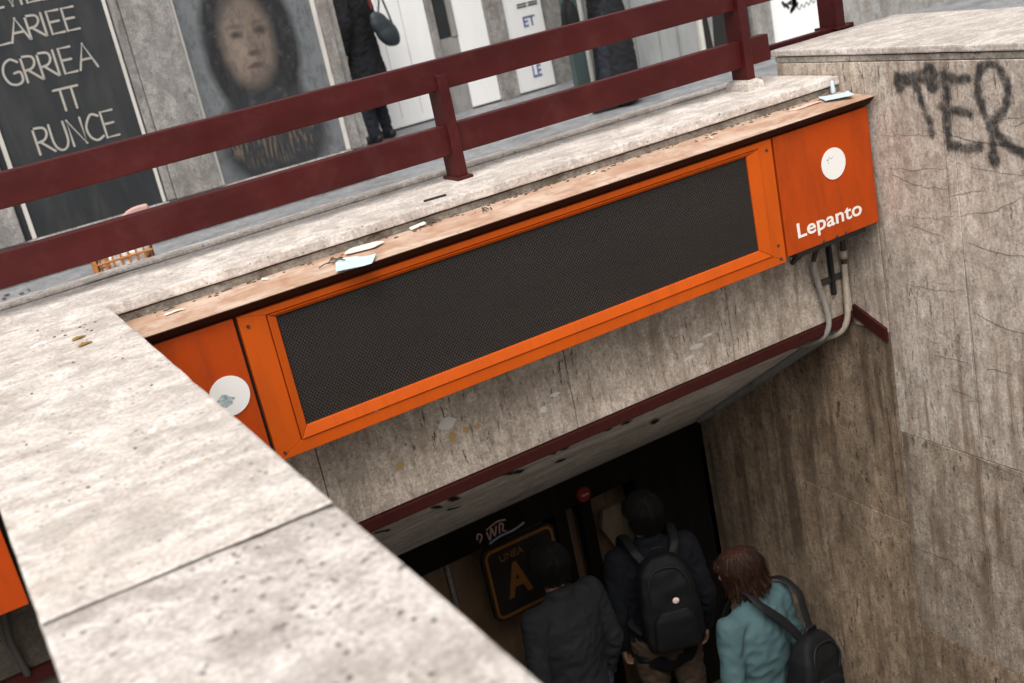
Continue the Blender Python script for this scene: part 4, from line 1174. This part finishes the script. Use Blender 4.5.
# ------------------------------------------------------------------ people
def person(label, loc, rz, h=1.75, top=None, bottom=None, hair=None, hair_style='short', coat_len=None, collar=True,
           elbows=None, wrists=None, head_turn=0.0, head_fwd=0.02, head_down=0.0, width=1.0, scarf=None, step=0.08, bulk=1.0):
    s = h / 1.75
    T = thing('person', label, 'person', loc, rz)
    V = lambda x, y, z: Vector((x * s * width, y * s, z * s))
    sh = [V(-.175, 0, 1.415), V(.175, 0, 1.415)]
    el = elbows or [V(-.245, -.035, 1.12), V(.245, -.035, 1.12)]
    wr = wrists or [V(-.235, .05, .875), V(.235, .05, .875)]
    hp = [V(-.09, 0, .92), V(.09, 0, .92)]
    kn = [V(-.095, .03 + step * .5, .5), V(.095, .03 - step * .5, .5)]
    an = [V(-.10, step, .09), V(.10, -step, .09)]
    hc = Vector((0, head_fwd, 0)) * s + V(0, .012, 1.635)
    HM = Matrix.Translation(hc) @ Matrix.Rotation(head_turn, 4, 'Z') @ Matrix.Rotation(-head_down, 4, 'X') @ Matrix.Scale(s, 4)
    H = lambda x, y, z: HM @ Vector((x, y, z))
    # body: one continuous surface
    bm = bmesh.new()
    tor = [(V(0, 0, .90), (.155 * width, .10)), (V(0, 0, 1.05), (.14 * width, .095)), (V(0, .0, 1.22), (.155 * width, .105)), (V(0, -.005, 1.36), (.165 * width, .095)), (V(0, -.005, 1.43), (.12 * width, .07)), (V(0, 0, 1.47), (.06, .055))]
    tube(bm, [t[0] for t in tor], [(t[1][0] * s, t[1][1] * s) for t in tor], side=(1, 0, 0), seg=20)
    tube(bm, [V(0, -.005, 1.43), (V(0, .005, 1.50) + hc) / 2 - V(0, 0, .03), hc - V(0, .015, .07)], [.062 * s, .055 * s, .054 * s], side=(1, 0, 0))
    def tb(c, r):
        vs = ball(bm, (0, 0, 0), r, 20)
        for v in vs: v.co = HM @ (v.co + Vector(c))
    tb((0, -.012, .025), (.074, .094, .092)); tb((0, .025, -.035), (.058, .066, .078)); tb((0, .045, -.085), (.035, .035, .024))
    tb((0, .094, -.02), (.012, .020, .018)); tb((0, .088, .005), (.009, .012, .022)); tb((0, .084, -.058), (.024, .010, .007)); tb((0, .084, -.068), (.021, .010, .007))
    for k in (-1, 1): tb((k * .076, -.005, -.012), (.010, .020, .032)); tb((k * .034, .076, .024), (.024, .012, .008)); tb((k * .045, .06, -.03), (.02, .02, .02))
    for i, k in enumerate((-1, 1)):
        tube(bm, [sh[i], sh[i].lerp(el[i], .5), el[i]], [.054 * s, .047 * s, .04 * s])
        tube(bm, [el[i], el[i].lerp(wr[i], .35), wr[i]], [.041 * s, .04 * s, .027 * s])
        d = (wr[i] - el[i]).normalized()
        # hand: palm, four bent fingers of different lengths, thumb from the side of the palm
        fw = Vector((0, 1, 0)); fw = (fw - d * fw.dot(d)).normalized()      # thumb side, forward
        pn = d.cross(fw) * k                                                 # towards the thigh
        if pn.x * k > 0: pn = -pn
        w0 = wr[i]
        tube(bm, [w0, w0 + d * .045 * s, w0 + d * .088 * s], [(.026 * s, .017 * s), (.04 * s, .016 * s), (.04 * s, .013 * s)], side=fw)
        for q, (o_, L_) in enumerate(((.030, .070), (.0105, .080), (-.0095, .075), (-.029, .060))):
            a = w0 + d * .085 * s + fw * o_ * s
            b = a + (d * .93 + pn * .25 + fw * o_ * .8).normalized() * L_ * .45 * s
            c_ = b + (d * .72 + pn * .65).normalized() * L_ * .32 * s
            e = c_ + (d * .4 + pn * .9).normalized() * L_ * .28 * s
            tube(bm, [a, b, c_, e], [.0092 * s, .0088 * s, .0082 * s, .007 * s], seg=8)
        a = w0 + d * .022 * s + fw * .022 * s
        tube(bm, [a, a + (d * .6 + fw * .75).normalized() * .042 * s, a + (d * .6 + fw * .75).normalized() * .042 * s + (d * .9 + fw * .3 + pn * .3).normalized() * .045 * s], [.014 * s, .011 * s, .008 * s], seg=8)
        tube(bm, [hp[i], hp[i].lerp(kn[i], .5), kn[i]], [.085 * s, .075 * s, .055 * s])
        tube(bm, [kn[i], kn[i].lerp(an[i], .35), an[i]], [.054 * s, .054 * s, .036 * s])
        tube(bm, [an[i] + V(0, -.02, -.045), an[i] + V(0, .13, -.06)], [(.036 * s, .03 * s), (.036 * s, .02 * s)], side=(1, 0, 0))
    body = obj('body', remesh(bm, .006, 3), m_skin, T)
    for k in (-1, 1):
        bm = bmesh.new(); vs = ball(bm, (0, 0, 0), (.0115, .0115, .0115), 12)
        for v in vs: v.co = HM @ (v.co + Vector((k * .033, .074, .008)))
        for f in bm.faces: f.smooth = True
        obj('eye', bm, m_eye, T)
    fold = lambda sc, am: (lambda c: am * (noise.noise(Vector((c.x * 1.2, c.y * 1.2, c.z * .6)) * sc) - 1.5 * abs(noise.noise(Vector((c.x + c.z * .5, c.y, c.z * 1.3 - c.x * .5)) * sc * 1.5 + Vector((3, 1, 7)))) + .45))
    g = .016 * s
    # top garment
    bm = bmesh.new()
    ex = bulk
    tor2 = [(V(0, 0, .84), (.185 * width, .125)), (V(0, 0, .95), (.178 * width, .122)), (V(0, -.005, 1.08), (.168 * width, .118)), (V(0, -.008, 1.24), (.182 * width, .128)), (V(0, -.01, 1.37), (.190 * width, .112)), (V(0, -.01, 1.44), (.135 * width, .082)), (V(0, -.005, 1.475), (.078, .066))]
    tube(bm, [t[0] for t in tor2], [(t[1][0] * s * ex, t[1][1] * s * ex) for t in tor2], side=(1, 0, 0), seg=22)
    for i in range(2):
        tube(bm, [sh[i] + V(0, -.005, 0), sh[i].lerp(el[i], .5), el[i]], [.073 * s * ex, .064 * s * ex, .056 * s * ex])
        tube(bm, [el[i], el[i].lerp(wr[i], .4), wr[i].lerp(el[i], .06)], [.057 * s * ex, .052 * s * ex, .04 * s * ex])
        tube(bm, [V(0, -.005, 1.425), sh[i] + V(0, -.005, .005)], [.07 * s, .066 * s])
    if coat_len is not None:
        tube(bm, [V(0, 0, 1.0), V(0, 0, .8), V(0, -.005, coat_len)], [(.175 * s * width, .125 * s), (.20 * s * width, .15 * s), (.225 * s * width, .18 * s)], side=(1, 0, 0), seg=22)
    if collar:
        P = [V(.066 * math.cos(a), -.004 + .062 * math.sin(a), 1.485 - .018 * math.sin(a)) for a in [R_(q) for q in range(110, 431, 20)]]
        tube(bm, P, [(.028 * s, .011 * s)] * len(P), side=(0, 0, 1), seg=8)
    obj('jacket' if collar else 'sweater', remesh(bm, .0085, 4, fold(9, .009) if collar else fold(8, .009)), top, T)
    # trousers and shoes
    bm = bmesh.new()
    tube(bm, [V(0, 0, .98), V(0, -.005, .88)], [(.16 * s * width, .115 * s), (.17 * s * width, .13 * s)], side=(1, 0, 0), seg=20)
    for i in range(2):
        tube(bm, [hp[i] + V(0, -.01, 0), hp[i].lerp(kn[i], .5), kn[i]], [.105 * s, .09 * s, .072 * s])
        tube(bm, [kn[i], kn[i].lerp(an[i], .4), an[i] - V(0, 0, .01)], [.072 * s, .066 * s, .058 * s])
    obj('trousers', remesh(bm, .010, 3, fold(10, .011)), bottom, T)
    for i in range(2):
        bm = bmesh.new()
        a = an[i]; a = Vector((a.x, a.y, .05 * s))
        tube(bm, [a + V(0, -.035, 0), a + V(0, .06, -.004), a + V(0, .15, -.014)], [(.044 * s, .046 * s), (.045 * s, .04 * s), (.042 * s, .03 * s)], side=(1, 0, 0), seg=14)
        for v in bm.verts: v.co.z = max(0.0, v.co.z)
        obj('shoe', remesh(bm, .009, 2), m_shoe, T)
    # hair grown as locks, fused
    bm = bmesh.new()
    rr = random.Random(len(label))
    STR = []
    near = loc[2] < -3
    crown = Vector((0, -.03, .118))
    def addtube(P, rad):
        tube(bm, [HM @ Vector(p) for p in smooth_path(P, 4)], rad, seg=7)
    vs = ball(bm, (0, 0, 0), (.081, .098, .094), 20)
    for v in vs:
        v.co = HM @ (v.co + Vector((0, -.022, .034)))
    N = 170
    for i in range(N):
        a = 2 * math.pi * i / N + rr.uniform(-.05, .05)
        ca, sa = math.cos(a), math.sin(a)          # sa < 0 : nape
        front = sa > .45
        rx, ry = .085, .104
        if hair_style == 'bob':
            if front and abs(ca) < .62: end = .075
            else: end = -.105 + rr.uniform(-.03, .025)
            flare = rr.uniform(.98, 1.3)
        else:
            if front: end = .07 + rr.uniform(-.012, .012)
            elif sa > -.15: end = -.0 + rr.uniform(-.01, .01)
            else: end = -.072 + rr.uniform(-.012, .01)
            flare = .90
        P = [crown + Vector((ca * .015, sa * .015, 0)), Vector((ca * rx * .62, -.02 + sa * ry * .62, .105)), Vector((ca * rx * 1.0, -.02 + sa * ry, .045))]
        if end < .03:
            P.append(Vector((ca * rx * (1.03 if hair_style == 'bob' else .97), -.02 + sa * ry * (1.02 if hair_style == 'bob' else .97), (.045 + end) / 2 - .01)))
            P.append(Vector((ca * rx * flare, -.015 + sa * ry * flare * .95, end)))
        else: P.append(Vector((ca * rx * 1.03, -.02 + sa * ry * 1.03, end)))
        jit = rr.uniform(.97, 1.075)
        P = [Vector((q.x * jit + rr.uniform(-.004, .004), (q.y + .02) * jit - .02 + rr.uniform(-.004, .004), q.z)) for q in P]
        m_ = len(smooth_path(P, 4))
        STR.append((smooth_path(P, 5), i))
        addtube(P, [(lambda q: [.0078 * q * s * (1 - .55 * j / m_) for j in range(m_)])(rr.uniform(.7, 1.25))][0])
    base = remesh(bm, .003, 1, lambda c: .0018 * noise.noise(Vector((c.x * 90, c.y * 90, c.z * 14))))
    hb_ = bmesh.new()
    hb_.from_mesh(base)
    D.meshes.remove(base)
    for S, k_ in STR:
        for _q in range(16 if near else 3):
            n_ = len(S)
            i0 = int(rr.uniform(0, n_ * .6)); i1 = min(n_, i0 + max(4, int(n_ * rr.uniform(.3, .6))))
            g_ = 1 + rr.uniform(.01, .085)
            dx_, dy_ = rr.gauss(0, .006), rr.gauss(0, .006)
            fl = rr.uniform(-.02, .05)
            pts_ = []
            for j in range(i0, i1):
                t_ = (j - i0) / max(1, i1 - i0 - 1)
                q_ = S[j]
                gg = g_ + fl * t_ * t_
                pts_.append(HM @ Vector((q_.x * gg + dx_ * (.3 + t_), (q_.y + .02) * gg - .02 + dy_ * (.3 + t_), q_.z * (1 + .02 * g_) + rr.gauss(0, .0008))))
            tube(hb_, pts_, [.0013 * (1 - .6 * j / len(pts_)) for j in range(len(pts_))], seg=3, cap=False)
    obj('hair', hb_, hair, T)
    if scarf:
        bm = bmesh.new()
        P = [V(.085 * math.cos(a), .0 + .08 * math.sin(a), 1.49 + .012 * math.sin(3 * a)) for a in [2 * math.pi * q / 18 for q in range(19)]]
        tube(bm, P, [(.045 * s, .03 * s)] * len(P), side=(0, 0, 1), seg=10)
        tube(bm, [V(.07, -.07, 1.47), V(.1, -.125, 1.33), V(.09, -.13, 1.2)], [(.05, .015)] * 3, side=(1, 0, 0))
        obj('scarf', remesh(bm, .009, 2, fold(20, .006)), scarf, T)
    return T, s

m1, s1 = person('person in a dark grey coat with short black hair, nearest the line sign', (2.12, 4.50, LAND), R_(8), 1.69, m_coat_grey, m_jeans, m_hair_black, 'short', None, True, head_turn=R_(-14), head_fwd=.03, head_down=R_(10), bulk=1.04)
m2, s2 = person('person in a navy jacket and khaki trousers wearing a big black backpack', (2.70, 4.56, LAND), R_(-20), 1.70, m_navy, m_khaki, m_hair_black, 'short', None, True, head_turn=R_(8), bulk=1.06)
w1, s3 = person('person in a teal sweater with a chestnut bob carrying a small black backpack', (2.775, 3.87, LAND), R_(10), 1.60, m_teal_knit, m_jeans, m_hair_brown, 'bob', None, False, head_turn=R_(30), head_fwd=.05, head_down=R_(12), width=1.03)

def place(pt, loc, rz):
    return Matrix.Translation(loc) @ Matrix.Rotation(rz, 4, 'Z') @ Vector(pt)

def rsec(w, d, n_=20, e=.38):
    out = []
    for i in range(n_):
        a = 2 * math.pi * i / n_
        c_, s_ = math.cos(a), math.sin(a)
        out.append((math.copysign(abs(c_) ** e, c_) * w / 2, math.copysign(abs(s_) ** e, s_) * d / 2))
    return out
def loft(secs):
    bm = bmesh.new()
    rings = [[bm.verts.new((x + cx_, y + cy_, z)) for x, y in rsec(w, d)] for (z, w, d, cx_, cy_) in secs]
    n_ = len(rings[0])
    for i in range(len(rings) - 1):
        for j in range(n_):
            f = bm.faces.new((rings[i][j], rings[i][(j + 1) % n_], rings[i + 1][(j + 1) % n_], rings[i + 1][j]))
    bm.faces.new(rings[0][::-1]); bm.faces.new(rings[-1])
    bmesh.ops.recalc_face_normals(bm, faces=bm.faces[:])
    return bm
def backpack(label, loc, rz, W, Dp, Hh, straps, mark, tilt=0.0):
    T = thing('backpack', label, 'backpack', loc, rz)
    T.rotation_euler = (0, tilt, rz)
    z0 = -Hh / 2
    secs = [(z0 + Hh * t, W * w, Dp * d, 0, y) for t, w, d, y in ((0, .78, .6, 0), (.03, .92, .85, 0), (.15, 1, 1.0, -.005), (.45, .98, .98, 0), (.7, .92, .86, .005), (.86, .78, .66, .012), (.95, .58, .46, .018), (1.0, .3, .26, .02))]
    obj('main_bag', remesh(loft(secs), .008, 4, lambda c: .006 * noise.noise(c * 13)), m_black_nylon, T)
    secs = [(z0 + Hh * t, W * w, Dp * d, 0, -Dp * .5) for t, w, d in ((.05, .6, .14), (.09, .74, .28), (.28, .74, .34), (.42, .68, .28), (.5, .45, .12))]
    obj('front_pocket', remesh(loft(secs), .008, 4, lambda c: .005 * noise.noise(c * 15)), m_black_nylon, T)
    bm = bmesh.new()
    a = [(-W * .3, -Dp * .44, z0 + Hh * .55), (-W * .33, -Dp * .40, z0 + Hh * .74), (-W * .18, -Dp * .26, z0 + Hh * .90), (W * .18, -Dp * .26, z0 + Hh * .90), (W * .33, -Dp * .40, z0 + Hh * .74), (W * .3, -Dp * .44, z0 + Hh * .55)]
    P = smooth_path(a, 6); tube(bm, P, [.006] * len(P), seg=8)
    obj('zip', bm, m_black_strap, T)
    P = smooth_path([(-.035, Dp * .2, z0 + Hh * .96), (-.03, Dp * .2, z0 + Hh * 1.06), (.03, Dp * .2, z0 + Hh * 1.06), (.035, Dp * .2, z0 + Hh * .96)], 6)
    obj('handle', tube(bmesh.new(), P, [(.010, .004)] * len(P), side=(0, 1, 0), seg=8), m_black_strap, T)
    for st_ in straps:
        P = smooth_path(st_, 8)
        obj('strap', tube(bmesh.new(), P, [(.024, .006)] * len(P), side=(1, 0, 0), seg=10), m_black_strap, T)
    mk = bmesh.new()
    if mark == 'dot':
        ball(mk, (.02, -Dp * .52, z0 + Hh * .60), (.017, .006, .017), 14)
    else:
        P = smooth_path([(.015, -Dp * .69, z0 + Hh * .20), (.025, -Dp * .69, z0 + Hh * .185), (.075, -Dp * .68, z0 + Hh * .26)], 6)
        tube(mk, P, [.003 + .004 * math.sin(math.pi * j / (len(P) - 1)) for j in range(len(P))], seg=6)
    obj('logo_mark', mk, m_mark, T)
    return T
# man's pack sits high on the back
bl = place((0.0, -.215, 1.215), (2.70, 4.56, LAND), R_(-20))
backpack('large black backpack with a pale round badge on the back of the navy jacket', bl, R_(-20), .31, .19, .50,
         [[(k * .07, .05, .20), (k * .105, .09, .262), (k * .12, .20, .285), (k * .125, .30, .24), (k * .14, .345, .10), (k * .17, .32, -.05), (k * .19, .2, -.16), (k * .14, .08, -.2)] for k in (-1, 1)], 'dot')
# woman's pack hangs low and to her right
bl = place((0.11, -.225, 1.0), (2.775, 3.87, LAND), R_(10))
backpack('small black backpack with a pale curved mark hanging low on the teal sweater', bl, R_(10), .28, .16, .36,
         [[(-.05, .05, .16), (-.13, .075, .25), (-.235, .115, .345), (-.245, .20, .39), (-.235, .285, .35), (-.23, .35, .2), (-.25, .32, .02), (-.25, .15, -.12), (-.08, .06, -.14)],
          [(.03, .05, .16), (.02, .08, .26), (.01, .11, .345), (.0, .20, .392), (-.005, .285, .35), (.01, .35, .2), (.06, .33, .02), (.12, .2, -.12), (.08, .06, -.14)]], 'curve', R_(12))

# passers-by on the pavement
p1, _ = person('passer-by in a black coat half hidden by the pillar, carrying a slate shoulder bag', (4.0, 10.1, PAVE), R_(40), 1.70, m_black_coat, m_jeans, m_hair_red, 'bob', .5, True, scarf=m_scarf, step=.02, bulk=1.15)
sb = thing('shoulder_bag', 'rounded slate grey shoulder bag on the black coat of the passer-by', 'bag', (4.17, 9.86, -.53), R_(20))
sb.rotation_euler = (0, R_(40), R_(20))
sb.scale = (.85, .85, .85)
bm = bmesh.new()
ball(bm, (0, 0, 0), (.21, .07, .11), 20); ball(bm, (.05, 0, -.03), (.17, .08, .11), 20); ball(bm, (-.1, 0, .03), (.13, .05, .09), 16)
obj('pouch', remesh(bm, .01, 3, lambda c: .008 * noise.noise(c * 9)), m_bagteal, sb)
P = smooth_path([(-.14, 0, .07), (-.14, .05, .22), (-.13, .13, .37), (-.08, .2, .42), (-.02, .16, .34), (.12, .02, .08)], 6)
obj('strap', tube(bmesh.new(), P, [(.014, .005)] * len(P), side=(0, 1, 0), seg=8), m_bagteal, sb)
VV = Vector
p2, _ = person('passer-by in a long dark coat with a bent arm in front of the grey shutter', (5.48, 8.36, PAVE), R_(78), 1.72, m_black_coat, m_jeans, m_hair_black, 'short', .16, True,
               elbows=[VV((-.24, -.05, 1.10)), VV((.24, -.05, 1.10))], wrists=[VV((-.2, .2, 1.14)), VV((.2, .2, 1.14))], step=.14)

hb = thing('handbag', 'small black handbag carried in front of the long dark coat by the shutter', 'bag', (5.09, 8.30, -.66), R_(70))
obj('pouch', remesh(loft([(-.11, .24, .10, 0, 0), (-.09, .27, .12, 0, 0), (0, .25, .11, 0, 0), (.08, .2, .07, 0, 0), (.1, .17, .03, 0, 0)]), .008, 3, lambda c: .006 * noise.noise(c * 14)), m_black_nylon, hb)
P = smooth_path([(-.08, 0, .09), (-.07, 0, .22), (0, 0, .29), (.07, 0, .22), (.08, 0, .09)], 6)
obj('strap', tube(bmesh.new(), P, [(.010, .004)] * len(P), side=(0, 1, 0), seg=8), m_black_strap, hb)
